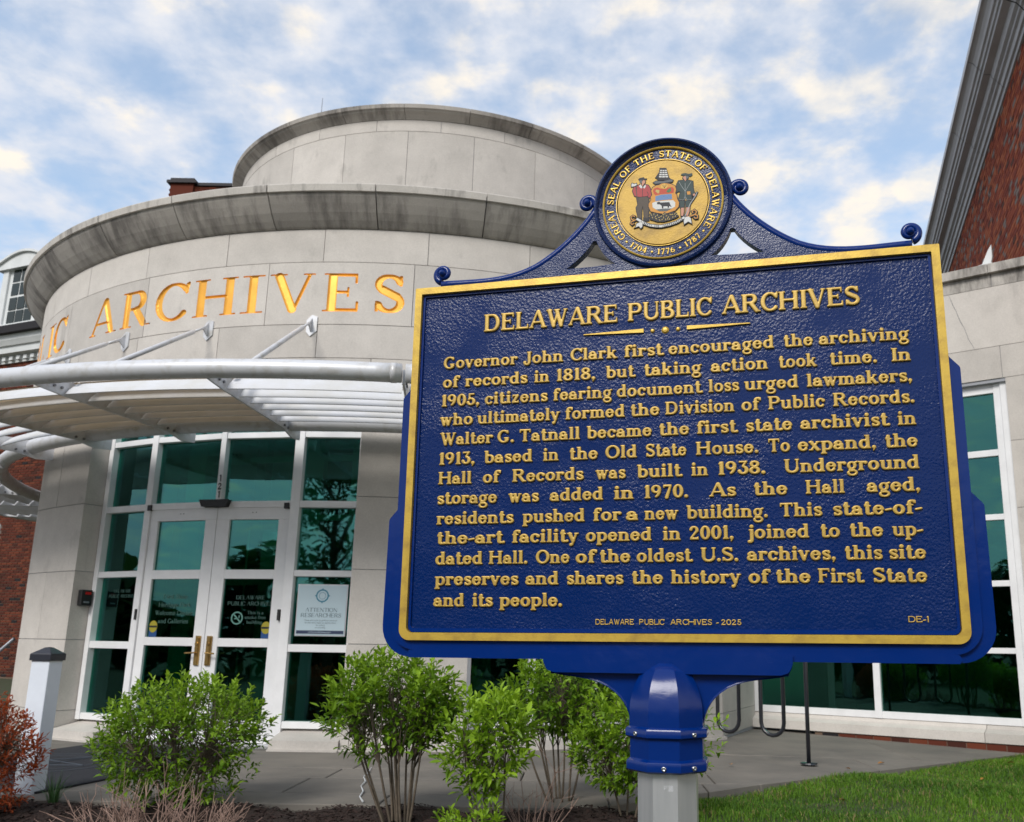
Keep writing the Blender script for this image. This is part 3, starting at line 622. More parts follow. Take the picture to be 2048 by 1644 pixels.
for az,r,wd,m_,z1 in ((-27,4.6,.30,'interior',2.6),(-19,4.2,.14,'interior_dark',2.6),(-17.5,4.15,.5,'interior',1.3),(-9.4,4.3,.34,'interior',2.6),(-7,3.7,.5,'interior_dark',2.2),(-1.5,4.4,.10,'interior',2.6),(.2,4.2,.42,'interior_wood',.1),(1.2,4.5,.12,'interior',2.6),(18,4.6,.2,'interior',2.6),(24,4.0,.9,'interior_dark',1.0),(30,4.6,.16,'interior',2.6)):
    h=math.degrees(wd/2/r); ring_block('interior_pillar',az-h,az+h,rect(r,r+.12,-1.03,z1),m_)
for z in (.62,1.38,2.1): arcwall('interior_transom',-30,2,4.38,z,z+.07,'interior',.05)
# storefront
RS=5.65
def facet(a0,a1,r=RS):
    A=Vector(cyl(a0,r,0)); Bv=Vector(cyl(a1,r,0)); L=(Bv-A).length; e=(Bv-A)/L; nn=Vector((-e.y,e.x,0))
    return (lambda t,d,z: tuple(A+e*t+nn*d+Vector((0,0,z)))),L
def fbox(name,T,a,b,m,parent,bv=.003,**k):
    mb=MB(); mb.box(a,b,T); o=mb.build(name,m,parent,**k)
    if bv: bev(o,bv,1)
    return o
def pane(T,t0,t1,z0,z1,parent,d=.045,m='glass'): return fbox('pane',T,(t0,d,z0),(t1,d+.012,z1),m,parent,0)
RAILS=[(-.867,-.80),(-.125,-.05),(.633,.697),(1.35,1.42),(2.103,2.166),(2.61,2.68)]
def bay(a0,a1,ml,mr,rails,panes=True,skipz=None):
    T,L=facet(a0,a1)
    for z0,z1 in rails: fbox('rail',T,(ml,-.018,z0),(L-mr,.085,z1),'white_metal',B)
    if panes:
        for (p0,p1),(q0,q1) in zip(rails[:-1],rails[1:]): pane(T,ml-.012,L-mr+.012,p1-.012,q0+.012,B,m='glass' if q0>.5 else 'glass_low')
    return T,L
def mullion(az,w,z0,z1,dl=0,parent=B):
    T,L=facet(az-3,az+3); return fbox('mullion',T,(L/2-w/2+dl,-.03,z0),(L/2+w/2+dl,.10,z1),'white_metal',parent)
bay(-30.12,-22.6,.065,.04,RAILS); bay(-4.45,2.6,.05,.05,RAILS)
Tl,Ll=bay(-22.6,-13.3,.04,.035,RAILS[3:]); Tr,Lr=bay(-13.3,-4.45,.035,.05,RAILS[3:])
T0,L0=facet(-30.12,-22.6); fbox('mullion',T0,(0,-.03,-.87),(.07,.10,2.68),'white_metal',B)
mullion(-22.6,.085,-1.03,2.68); mullion(-13.3,.062,1.42,2.68); mullion(-4.45,.10,-1.03,2.68)
T3,L3=facet(-4.45,2.6); fbox('mullion',T3,(L3-.05,-.03,-.87),(L3,.10,2.68),'white_metal',B)
def door(T,L,t0,t1,g0,g1,hand):
    D=fbox('door',T,(t0,-.006,1.225),(t1,.05,1.352),'white_metal',B)     # head of the leaf carries the rest
    Z=[(-1.02,-.80),(-.085,-.0),(.605,.70)]
    for z0,z1 in Z: fbox('door_rail',T,(g0,-.006,z0),(g1,.05,z1),'white_metal',D)
    for a,b in ((t0,g0),(g1,t1)): fbox('door_stile',T,(a,-.006,-1.02),(b,.05,1.225),'white_metal',D)
    for z0,z1 in ((-.81,-.075),(-.01,.615),(.69,1.235)): pane(T,g0-.01,g1+.01,z0,z1,D,.022,m='glass' if z0>.5 else 'glass_low')
    mb=MB(); hx=t1-.062 if hand>0 else t0+.062
    mb.box((hx-.028,-.026,-.275),(hx+.028,-.006,.02),T)
    mb.box((hx-.020,-.036,-.26),(hx+.020,-.024,.005),T)
    mb.tube([T(hx,-.02,-.15),T(hx,-.075,-.15),T(hx+(-.10*hand),-.078,-.155)],.009,8)
    mb.tube([T(hx,-.022,-.06),T(hx,-.045,-.06)],.018,12)
    bev(mb.build('handle','brass',D),.003,1)
    mb=MB()
    for k in (-.02,.02): mb.tube([T((g0+g1)/2+k,-.004,1.30),T((g0+g1)/2+k,-.010,1.30)],.006,8)
    mb.build('bolt','mortar',D)
    return D
DL=door(Tl,Ll,.045,Ll-.003,.150,.772,1); DR=door(Tr,Lr,.003,Lr-.055,.148,.700,-1)
fbox('threshold',Tl,(.0,-.10,-1.04),(Ll,.10,-1.022),'alu',B); fbox('threshold',Tr,(.0,-.10,-1.04),(Lr,.10,-1.022),'alu',B)
# sensor above the doors, pivots, hinges, house number
mb=MB(); Tc,Lc=facet(-15.0,-11.75); mb.prism([(-.01,1.425),(Lc+.01,1.425),(Lc-.02,1.36),(.02,1.36)],[],Tc,-.085,-.02); bev(mb.build('door_sensor','black',B),.006,2)
for az,z in ((-22.25,1.375),(-5.3,1.365)): ring_block('pivot',az-.25,az+.25,rect(RS-.02,RS+.035,z-.03,z+.03),'black')
for az,z in ((-22.4,.235),(-5.15,.24)): ring_block('hinge',az-.13,az+.13,rect(RS-.02,RS+.035,z-.055,z+.055),'black')
Tm,Lm=facet(-13.3-1,-13.3+1)
for i,c in enumerate('121'):
    g=text_geo(c,'sans',.072,0,center=Lm/2+.012); text_obj('house_number',[(V+np.array([0,1.632-i*.088,0]),f) for V,f in g],lambda x,y,h:Tm(x,-.031-h,y),.003,'black',B,False)
# reader on the reveal of the left pier
rv=Vector(cyl(-30.15,5.76,.41)); er=Vector((sin(rad(-30.15)),-cos(rad(-30.15)),0)); tn=Vector((cos(rad(-30.15)),sin(rad(-30.15)),0))
TR=lambda x,y,z: tuple(rv+er*x+tn*y+Vector((0,0,z)))
mb=MB(); mb.box((-.062,0,-.085),(.062,.07,.085),TR); CR=bev(mb.build('card_reader','black',None,label='small black card reader with a red window on the side of the left stone pier',cat='card reader'),.008,2)
fbox('indicator',TR,(-.042,.069,.035),(.02,.074,.062),'red_led',CR,0); fbox('maker_plate',TR,(-.03,.069,-.055),(.03,.073,-.04),'rail_grey',CR,0)
# sills below the side lights and the stone step
for a0,a1 in ((-30.0,-23.3),(-4.0,2.5)):
    ring_block('sill',a0,a1,[(5.93,-1.03),(5.93,-.955),(5.66,-.90),(5.56,-.868),(5.5,-1.2),(5.93,-1.2)],'stone')
    ring_block('sill_joint',a0,a1,rect(5.55,5.965,-1.2,-1.035),'stone')
# window bay to the right of the second pier
azs=[14.2,21.4,28.7,36.0]
for i in range(3):
    T,L=bay(azs[i],azs[i+1],.035,.035,RAILS)
    fbox('mullion',T,(0,-.03,-.87),(.035 if i else .06,.10,2.68),'white_metal',B)
    fbox('mullion',T,(L-.035,-.03,-.87),(L,.10,2.68),'white_metal',B)
ring_block('sill',14.3,35.9,[(5.93,-1.03),(5.93,-.955),(5.66,-.90),(5.56,-.868),(5.5,-1.2),(5.93,-1.2)],'stone')
# door and window lettering: flat print on the glass
def prt(name,txt,T,cx,z,size,m,parent,d=.0,style='print'):
    return text_obj(name,text_geo(txt,style,size,0,center=cx),lambda x,y,h:T(x,d,z+y),0,m,parent,False)
gc=(.148+.70)/2
for i,(s,h) in enumerate((('DELAWARE',.040),('PUBLIC ARCHIVES',.040))): prt('door_lettering',s,Tr,gc+.03,.395-i*.062,h,'decal',DR,.019)
for i,s in enumerate(('This is a','smoke free','building.')): prt('door_lettering',s,Tr,gc+.10,.245-i*.048,.033,'decal',DR,.019)
mb=MB(); cxs,czs=gc-.10,.205
mb.prism([(cxs+.066*cos(a*PI/16),czs+.066*sin(a*PI/16)) for a in range(32)],[[(cxs+.052*cos(a*PI/16),czs+.052*sin(a*PI/16)) for a in range(32)]],Tr,.017,.019)
mb.prism([(cxs-.044,czs+.034),(cxs-.034,czs+.044),(cxs+.044,czs-.034),(cxs+.034,czs-.044)],[],Tr,.017,.0185)
mb.prism([(cxs-.03,czs-.012),(cxs+.012,czs-.012),(cxs+.012,czs-.002),(cxs-.03,czs-.002)],[],Tr,.017,.018)
mb.prism([(cxs+.018,czs-.002),(cxs+.028,czs-.002),(cxs+.03,czs+.026),(cxs+.018,czs+.028)],[],Tr,.017,.018)
mb.build('no_smoking_symbol','decal_pale',DR)
gl=(.150+.772)/2
for i,s in enumerate(('First State','Heritage Park','Welcome Center','and Galleries')): prt('door_lettering',s,Tl,gl+.01,.40-i*.085,.046,'decal',DL,.019)
for i,(s,h) in enumerate((('DELAWARE',.034),('PUBLIC ARCHIVES',.034))): prt('window_lettering',s,T0,.42,.47-i*.055,h,'decal',B,.04)
for T,cx,par in ((Tl,.225,DL),(Tr,.655,DR)):
    mb=MB(); mb.box((cx-.05,.018,.004),(cx+.05,.020,.075),T); mb.build('blue_sticker','dec_blue',par)
    mb=MB(); mb.prism([(cx+.052*cos(a*PI/14),.11+.062*sin(a*PI/14)) for a in range(28)],[],T,.016,.018); mb.build('yellow_sticker','dec_yellow',par)
    mb=MB(); mb.box((cx-.05,.0145,.10),(cx+.05,.016,.12),T); mb.build('sticker_bar','black',par)
# notice board on the right side light
PS=wempty('notice_poster',T3(.40,-.02,.05),label='pale blue ATTENTION RESEARCHERS notice hung on the glass right of the doors',cat='notice')
p0,p1,q0,q1=.105,.60,.045,.545
fbox('poster_frame',T3,(p0-.012,.022,q0-.012),(p1+.012,.032,q1+.012),'alu',PS,.002)
fbox('poster_sheet',T3,(p0,.018,q0),(p1,.023,q1),'paper',PS,0)
fbox('poster_band',T3,(p0+.006,.0155,q0+.012),(p1-.006,.0185,q0+.045),'navy',PS,0)
pc=(p0+p1)/2
def ptx(s,z,h,m,st='print',n='poster_lettering'): return text_obj(n,text_geo(s,st,h,0,center=pc),lambda x,y,hh:T3(x,.0165,z+y),0,m,PS,False)
ptx('ATTENTION',q0+.232,.040,'ink_grey'); ptx('RESEARCHERS',q0+.178,.040,'ink_grey')
for i,s in enumerate(('Those who wish to perform research','on site must make an appointment','by calling','or emailing')): ptx(s,q0+.140-i*.024,.0145,'ink_grey')
text_obj('poster_lettering',text_geo('archives.delaware.gov','print',.017,0,center=pc),lambda x,y,hh:T3(x,.0148,q0+.022+y),0,'paper',PS,False)
mb=MB(); R1,R2=.066,.052; zc=q0+.395
mb.prism([(pc+R1*cos(a*PI/20),zc+R1*sin(a*PI/20)) for a in range(40)],[[(pc+R2*cos(a*PI/20),zc+R2*sin(a*PI/20)) for a in range(40)]],T3,.016,.018)
for a in range(4): mb.prism([(pc+.078*cos(a*PI/2),zc+.078*sin(a*PI/2)),(pc+.062*cos(a*PI/2+.2),zc+.062*sin(a*PI/2+.2)),(pc+.062*cos(a*PI/2-.2),zc+.062*sin(a*PI/2-.2))],[],T3,.0155,.018)
mb.prism([(pc+.036*cos(a*PI/16),zc+.036*sin(a*PI/16)) for a in range(32)],[[(pc+.032*cos(a*PI/16),zc+.032*sin(a*PI/16)) for a in range(32)]],T3,.016,.018)
mb.build('poster_emblem','ink_teal',PS)
# mat
Tmat,Lmat=facet(-13.3-10,-13.3+10,8.0); c0=Lmat/2
MT=wempty('entrance_mat',Tmat(c0,0,-1.046),label='black rubber mat with a faint round emblem before the entrance doors',cat='doormat')
fbox('mat_body',Tmat,(c0-.88,-.62,-1.048),(c0+.88,1.9,-1.036),'mat',MT,.004)
mb=MB()
for Ra,Rb in ((.62,.60),(.48,.465)): mb.prism([(Ra*cos(a*PI/24),Ra*sin(a*PI/24)) for a in range(48)],[[(Rb*cos(a*PI/24),Rb*sin(a*PI/24)) for a in range(48)]],lambda x,d,y:Tmat(c0+x-.25,.55+y,-1.0335-d),0,.002)
for q in range(5): a=q*1.256; mb.tube([Tmat(c0-.25+.45*cos(a),.55+.45*sin(a),-1.034),Tmat(c0-.25+.45*cos(a+2.5),.55+.45*sin(a+2.5),-1.034)],.006,4)
mb.build('mat_emblem','mat_print',MT)

# ============================================================ canopy
CN=wempty('entrance_canopy',(CX,CY,2.15),label='silver ring canopy of louvre slats and tubes round the rotunda above the doors',cat='canopy')
RI,RO,ZC=6.10,7.90,2.15
FINS=[7.85-11.65*k for k in range(0,12)]+[7.85+11.65*k for k in range(1,2)]; FINS.sort()
def arc_tube(name,r,z,rt,a0,a1,m,parent,n=16):
    k=max(2,int((a1-a0)/1.5)); mb=MB(); mb.tube([cyl(a0+(a1-a0)*i/k,r,z) for i in range(k+1)],rt,n); return mb.build(name,m,parent,True)
AE=(FINS[0],FINS[-1])
arc_tube('inner_tube',RI+.01,ZC-.004,.084,AE[0],AE[1],'canopy',CN)
for a,b in zip(FINS[:-1],FINS[1:]):
    if (a-7.85)/11.65%3<.01 or True: pass
cuts=[FINS[0],7.85,FINS[-1]]
for a,b in zip(cuts[:-1],cuts[1:]): arc_tube('outer_tube',RO,ZC+.01,.081,a+.12,b-.12,'canopy',CN)
arc_tube('tube_collar',RO,ZC+.01,.085,7.1,7.45,'canopy',CN); arc_tube('tube_collar',RO,ZC+.01,.085,8.25,8.6,'canopy',CN)
def radial(az):
    e=Vector((sin(rad(az)),-cos(rad(az)),0)); tn=Vector((cos(rad(az)),sin(rad(az)),0)); c=Vector((CX,CY,0))
    return lambda r,d,z: tuple(c+e*r+tn*d+Vector((0,0,z)))
for az in FINS:
    T=radial(az); mb=MB()
    mb.prism(([(RW-.02,ZC-.13),(6.06,ZC-.15)] if az>-45 else [(6.10,ZC-.11)])+[(6.30,ZC-.10),(7.60,ZC-.085),(RO-.03,ZC-.07),(RO-.03,ZC+.05),(6.2,ZC+.06)]+([(RW-.02,ZC+.06)] if az>-45 else [(6.10,ZC+.05)]),[],T,-.009,.009)
    FN=mb.build('fin','canopy',CN)
    for r,z in ((6.20,ZC-.075),(6.29,ZC-.07),(7.70,ZC-.02),(7.62,ZC-.02)):
        mb=MB(); mb.tube([T(r,-.022,z),T(r,.022,z)],.013,8); mb.build('bolt','mortar',FN)
    # bracket plate where the fin meets the inner tube
# louvre slats: six rings between the tubes, one piece per bay
SL=[6.40,6.62,6.84,7.06,7.28,7.53]
for a,b in zip(FINS[:-1],FINS[1:]):
    for i,r in enumerate(SL):
        pr=[(r+.062,ZC-.072),(r+.030,ZC-.024),(r-.050,ZC+.050),(r-.057,ZC+.043),(r+.020,ZC-.032),(r+.054,ZC-.076)]
        ga=.22
        ring_block('slat',a+ga,b-ga,pr,'slat',CN,smooth=False)
# unseen cover added over two bays, so less and warmer light reaches the slats
for a,b in ((FINS[FINS.index(min(FINS,key=lambda q:abs(q+3.8)))-2],FINS[FINS.index(min(FINS,key=lambda q:abs(q+3.8)))-1]),(FINS[FINS.index(min(FINS,key=lambda q:abs(q+3.8)))-1],min(FINS,key=lambda q:abs(q+3.8)))):
    ring_block('added_dimmer',a+.1,b-.1,rect(6.18,7.44,ZC+.066,ZC+.078),'slat_dimmer',CN)
# raking struts to the wall plates
for az in [z for z in FINS if -45<z<10]:
    T=radial(az+.4)
    mb=MB(); mb.prism([(RW-.004,3.18),(RW+.095,3.26),(RW+.02,3.35),(RW-.004,3.34)],[],T,-.007,.007)
    mb.prism([(-.055,3.20),(-.01,3.15),(.06,3.21),(.06,3.37),(.0,3.39),(-.055,3.33)],[],lambda x,d,z: T(RW+d,x,z),0,.014)
    ST=mb.build('strut_plate','canopy',CN)
    a0=Vector(T(RW+.085,0,3.27)); b0=Vector(T(7.56,0,ZC+.06)); dd=b0-a0
    mb=MB(); mb.tube([a0+dd*.07,a0+dd*.10,a0+dd],[.010,.025,.025],12); mb.tube([a0-dd*.01,a0+dd*.08],.013,8); mb.build('strut','canopy',ST,True)

# ============================================================ right wing
yaw=rad(-35); ex=Vector((cos(yaw),sin(yaw),0)); dn=Vector((-sin(yaw),cos(yaw),0)); P0=Vector((5.028,10.548,0))
TW=lambda s,d,z: tuple(P0+ex*s+dn*d+Vector((0,0,z)))
WG=wempty('window_wing',TW(-1.6,0,-1.05),label='flat limestone wing with a tall white framed window, right of the marker sign',cat='building')
def wblock(s0,s1,z0,z1,d0=-.10,d1=.25,m='stone',n='stone_block'):
    mb=MB(); mb.box((s0+.003,d0,z0+.003),(s1-.003,d1,z1-.003),TW); b=mb
    uv=[]
    for x in (s0,s1):
        for y in (d0,d1):
            for z in (z0,z1): uv.append((x+3,z))
    return make(n,mb.v,mb.f,m,WG,uv=uv)
for i,(z0,z1,js) in enumerate(((4.43,4.60,(-3.6,-2.1,.11,2.2)),(3.65,4.43,(-3.6,-1.4,1.6,2.6)),(3.24,3.65,(-3.6,-1.6,.14,2.2)))):
    for a,b in zip(js[:-1],js[1:]): wblock(a,b,z0,z1,m='stone_cop' if i==0 else 'stone')
for a,b in ((-3.6,-1.9),(-1.9,.09),(.09,2.3)):
    mb=MB(); mb.box((a+.003,-.165,4.60),(b-.003,.3,4.715),TW); uv=[(x+3,z) for x in (a,b) for y in (0,1) for z in (4.60,4.71)]
    make('coping',mb.v,mb.f,'stone_cop',WG,uv=uv)
zs=[3.24,2.45,1.64,.83,.02,-.79,-1.04]
for a,b in zip(zs[1:],zs[:-1]): wblock(.165,1.5,a,b); wblock(1.5,2.6,a,b)
mb=MB(); mb.box((-3.6,-.085,3.2),(2.3,.2,4.6),TW); mb.box((.18,-.085,-1.1),(2.6,.2,3.3),TW); mb.build('wall_core','joint_sealant',WG)
# window
wr=[(-.85,-.765),(-.045,.02),(.73,.80),(1.52,1.59),(2.30,2.38),(3.09,3.245)]
for s0,s1 in ((-3.27,-3.18),(-1.66,-1.575),(.005,.085)): fbox('mullion',TW,(s0,-.02,-.85),(s1,.09,3.24),'white_metal',WG)
fbox('mullion',TW,(.087,-.045,-.85),(.165,.09,3.24),'white_metal',WG)
for z0,z1 in wr:
    for s0,s1 in ((-3.18,-1.66),(-1.575,.005)): fbox('rail',TW,(s0,-.01,z0),(s1,.08,z1),'white_metal',WG)
for (a0,a1),(b0,b1) in zip(wr[:-1],wr[1:]):
    for s0,s1 in ((-3.19,-1.65),(-1.585,.015)): fbox('pane',TW,(s0,.03,a1-.01),(s1,.042,b0+.01),'glass' if b0>1.2 else 'glass_low',WG,0)
mb=MB(); mb.prism([(-.16,-1.04),(-.16,-.935),(-.02,-.895),(.0,-.855),(.12,-.855),(.12,-1.04)],[],lambda x,d,z:TW(d,x,z),-3.40,-.38); mb.build('sill','stone',WG)
mb=MB(); mb.prism([(-.16,-1.04),(-.16,-.935),(-.02,-.895),(.0,-.855),(.12,-.855),(.12,-1.04)],[],lambda x,d,z:TW(d,x,z),-.374,2.6); mb.build('sill','stone',WG)
for k in range(22):
    s=-2.3+k*.215
    for j in range(2):
        mb=MB(); o=.1*j; mb.box((s+o,-.145,-1.128-.08*j),(s+o+.203,0,-1.055-.08*j),TW,t=random.random()); mb.build('brick','brick_left',WG)
mb=MB(); mb.box((-2.4,-.135,-1.4),(2.6,0,-1.042),TW); mb.build('brick_bed','mortar_l',WG)
mb=MB(); mb.prism([(-.02,4.71),(.10,4.71),(.135,4.86),(.135,5.02),(.09,4.95),(.03,4.82)],[],TW,-.03,0.03); mb.prism([(-.16,4.712),(.17,4.712),(.12,4.76),(-.02,4.745)],[],TW,-.10,.02); mb.build('flashing','trim',WG)
mb=MB(); mb.tube([TW(-.40,-.100,4.42),TW(-.36,-.101,4.28),TW(-.33,-.101,4.20),TW(-.29,-.101,4.05),TW(-.25,-.101,3.96),TW(-.21,-.101,3.80),TW(-.15,-.101,3.66)],[.002,.004,.003,.004,.002,.003,.002],4); mb.build('crack','mortar',WG)
# dark room behind
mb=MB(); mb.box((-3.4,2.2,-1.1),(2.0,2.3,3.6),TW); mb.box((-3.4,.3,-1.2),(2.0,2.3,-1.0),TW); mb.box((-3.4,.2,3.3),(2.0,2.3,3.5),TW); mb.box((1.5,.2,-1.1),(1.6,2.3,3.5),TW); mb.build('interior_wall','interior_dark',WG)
mb=MB(); mb.box((-2.9,1.0,-1.0),(-2.4,1.5,.2),TW); mb.box((-1.2,1.2,-1.),(-.5,1.7,-.2),TW); mb.build('interior_furniture','interior_wood',WG)
# stone return between rotunda and wing
A=Vector(cyl(46.1,RW,0)); Bq=Vector(TW(-3.27,-.02,0)); e=(Bq-A).normalized(); nn=Vector((-e.y,e.x,0)); L=(Bq-A).length
TJ=lambda t,d,z: tuple(A+e*t+nn*d+Vector((0,0,z)))
for z0,z1 in ((-1.03,-.774),(-.774,-.038),(-.038,.696),(.696,1.436),(1.436,2.176),(2.176,2.915),(2.915,4.4)):
    mb=MB(); mb.box((.01,-.0,z0+.003),(L,.2,z1-.003),TJ); mb.build('stone_block','stone',WG)
mb=MB(); mb.box((.012,.01,-1.1),(L,.19,4.4),TJ); mb.build('return_core','joint_sealant',WG)

# ============================================================ brick hall on the far right
hd=Vector((.263,.9648,0)); hl=Vector((.9648,-.263,0))
TH=lambda al,lat,z: tuple(hd*al+hl*lat+Vector((0,0,z)))
HL=wempty('brick_hall',TH(14,3.5,-1.1),label='tall red brick hall with a moulded grey cornice at the right edge, behind the wing',cat='building')
mb=MB(); mb.box((9.3,2.815,-1.2),(34,9,7.95),TH); mb.build('wall_core','mortar_h',HL)
mb=MB(); z=4.0; row=0
while z<7.9:
    al=9.4-.1*(row%2); k=0
    while al<33.5:
        ln=.203 if (k+row)%2 else .098
        if al<24 or random.random()<1: mb.box((al,2.80+random.uniform(-.003,.003),z),(al+ln,2.83,z+.062),TH,t=.001+random.random()*.998)
        al+=ln+.011; k+=1
    z+=.074; row+=1
mb.build('brickwork','brick_hall',HL,kind='stuff')
hp=[(2.82,7.84),(2.775,7.84),(2.765,7.90),(2.735,7.905),(2.715,7.96),(2.68,7.975),(2.675,8.02),(2.63,8.04),(2.615,8.075),(2.60,8.125),(2.50,8.14),(2.495,8.20),(2.47,8.205),(2.455,8.245),(2.425,8.255),(2.405,8.30),(2.37,8.345),(2.335,8.365),(2.30,8.372),(2.30,8.47),(2.82,8.55)]
for k in range(-2,12):
    a0=12.5+1.88*k; mb=MB(); mb.prism([(x,z) for x,z in hp],[],lambda x,d,z:TH(d,x,z),a0+.008,a0+1.88-.008); mb.build('cornice_section','trim_grey',HL)
mb=MB(); mb.box((8.6,2.66,8.10),(34.9,2.81,8.4),TH); mb.build('cornice_core','mortar',HL)
mb=MB(); mb.tube([TH(11.0,2.28,8.5),TH(10.9,2.4,8.2),TH(10.8,2.62,7.98),TH(10.75,2.77,7.7),TH(10.75,2.78,6.5),TH(10.75,2.78,3.5)],.008,6); mb.build('cable','black',HL)

# ============================================================ brick building on the far left
LBo=Vector((-15.92,25.0,0)); le=Vector((.929,-.371,0)); ld=Vector((.371,.929,0))
TB=lambda s,d,z: tuple(LBo+le*s+ld*d+Vector((0,0,z)))
LB=wempty('brick_house',TB(0,0,-1.1),label='dark red brick building with dentil cornice and white dormer behind the rotunda at left',cat='building')
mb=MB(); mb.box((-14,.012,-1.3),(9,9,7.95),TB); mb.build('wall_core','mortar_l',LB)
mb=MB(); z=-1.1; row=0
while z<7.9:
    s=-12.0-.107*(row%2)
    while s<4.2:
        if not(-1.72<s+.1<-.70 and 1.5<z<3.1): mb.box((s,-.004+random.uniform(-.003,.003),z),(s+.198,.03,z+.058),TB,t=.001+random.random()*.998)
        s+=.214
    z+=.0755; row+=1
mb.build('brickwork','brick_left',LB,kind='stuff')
WN=fbox('window',TB,(-1.70,-.03,1.5),(-.72,.02,3.08),'trim',LB,0)
for i in range(2):
    for j in range(3): fbox('pane',TB,(-1.62+i*.43,-.045,1.6+j*.48),(-1.62+i*.43+.39,-.03,1.6+j*.48+.43),'dark_glass',WN,0)
mb=MB(); mb.prism([(0,7.93),(-.05,7.93),(-.05,8.12),(-.28,8.16),(-.30,8.34),(-.36,8.36),(-.44,8.50),(-.46,8.66),(.2,8.7),(.2,7.93)],[],lambda x,d,z:TB(d,x,z),-9,8); mb.build('cornice','trim',LB)
for k in range(14): fbox('dentil',TB,(-3.1+k*.30,-.155,7.985),(-3.1+k*.30+.145,-.04,8.10),'trim',LB,0)
for k in range(6):
    mb=MB(); d=-.50+k*.26; z=8.66+k*.16; mb.prism([(d,z),(d+.30,z+.10),(d+.30,z+.15),(d,z+.035)],[],lambda x,dd,zz:TB(dd,x,zz),-9,8); mb.build('roof_course','roof',LB)
mb=MB(); mb.prism([(-.62,8.66),(-.66,8.86),(-.30,9.06),(-.12,9.06),(-.12,8.66)],[],lambda x,d,z:TB(d,x,z),-9,8); mb.build('eaves_gutter','roof',LB)
mb=MB(); mb.prism([(.8,8.6),(.85,9.62),(3.0,9.7),(3.0,8.6)],[],lambda x,d,z:TB(d,x,z),-9,8); mb.build('roof_deck','roof',LB)
# dormer
DM=fbox('dormer',TB,(-2.02,-.18,8.85),(-.18,1.6,11.0),'trim',LB,.01)
fbox('dormer_sill',TB,(-2.10,-.30,8.98),(-.10,-.18,9.10),'trim',DM,.01)
for s in (-2.02,-.42): fbox('pilaster',TB,(s,-.25,9.02),(s+.24,-.18,10.9),'trim',DM,.01)
for i in range(3):
    for j in range(4):
        z0=9.14+j*.44+(.03 if j>1 else 0); fbox('pane',TB,(-1.62+i*.36,-.205 if j<2 else -.195,z0),(-1.62+i*.36+.31,-.185,z0+.39),'dark_glass',DM,0)
pts=[(-2.2+2.2*i/14,11.0+.34*sin(PI*i/14)) for i in range(15)]
mb=MB(); mb.prism([(-2.2,10.88)]+pts+[(0,10.88)],[],TB,-.34,1.6); mb.prism([(-2.26,11.0)]+[(x*1.0-.0,z+.07) for x,z in pts]+[(.06,11.0)]+[(x,z) for x,z in pts[::-1]],[],TB,-.42,1.6); mb.build('pediment','trim',DM)
# chimney stack
def cbox(n,a,b,m,p): mb=MB(); mb.box(a,b); return mb.build(n,m,p)
CH=cbox('chimney',(-12.22,23.95,8.5),(-9.6,24.9,12.98),'mortar_l',LB)
mb=MB(); z=8.55; row=0
while z<12.97:
    x=-12.23-.1*(row%2)
    while x<-9.7: mb.box((x,23.93,z),(x+.2,24.0,z+.06),t=.001+random.random()*.99); x+=.213
    z+=.075; row+=1
mb.build('brickwork','brick_left',CH,kind='stuff')
cbox('chimney_pier',(-12.27,23.86,11.5),(-11.6,24.6,13.02),'brick_left',CH)
cbox('chimney_cap',(-12.36,23.78,13.02),(-11.5,24.95,13.10),'roof',CH); cbox('chimney_cap',(-12.28,23.84,13.10),(-11.58,24.95,13.19),'roof',CH); cbox('chimney_cap',(-11.5,23.88,12.98),(-9.5,24.95,13.07),'roof',CH)
# railing and ramp wall far left
HR=wempty('handrail',(-8.6,12.8,-1.1),label='grey pipe handrail by the ramp at the far left edge',cat='handrail')
mb=MB(); mb.tube([(-9.8,13.6,-1.25),(-8.42,12.6,-.60),(-7.6,12.2,-.05)],.022,8); mb.build('top_rail','rail_grey',HR,True)
mb=MB(); mb.tube([(-9.8,13.4,-.92),(-8.3,12.6,-.90),(-7.6,12.2,-.88)],.018,8); mb.tube([(-8.3,12.6,-1.1),(-8.3,12.6,-.55)],.02,8); mb.build('lower_rail','rail_grey',HR,True)

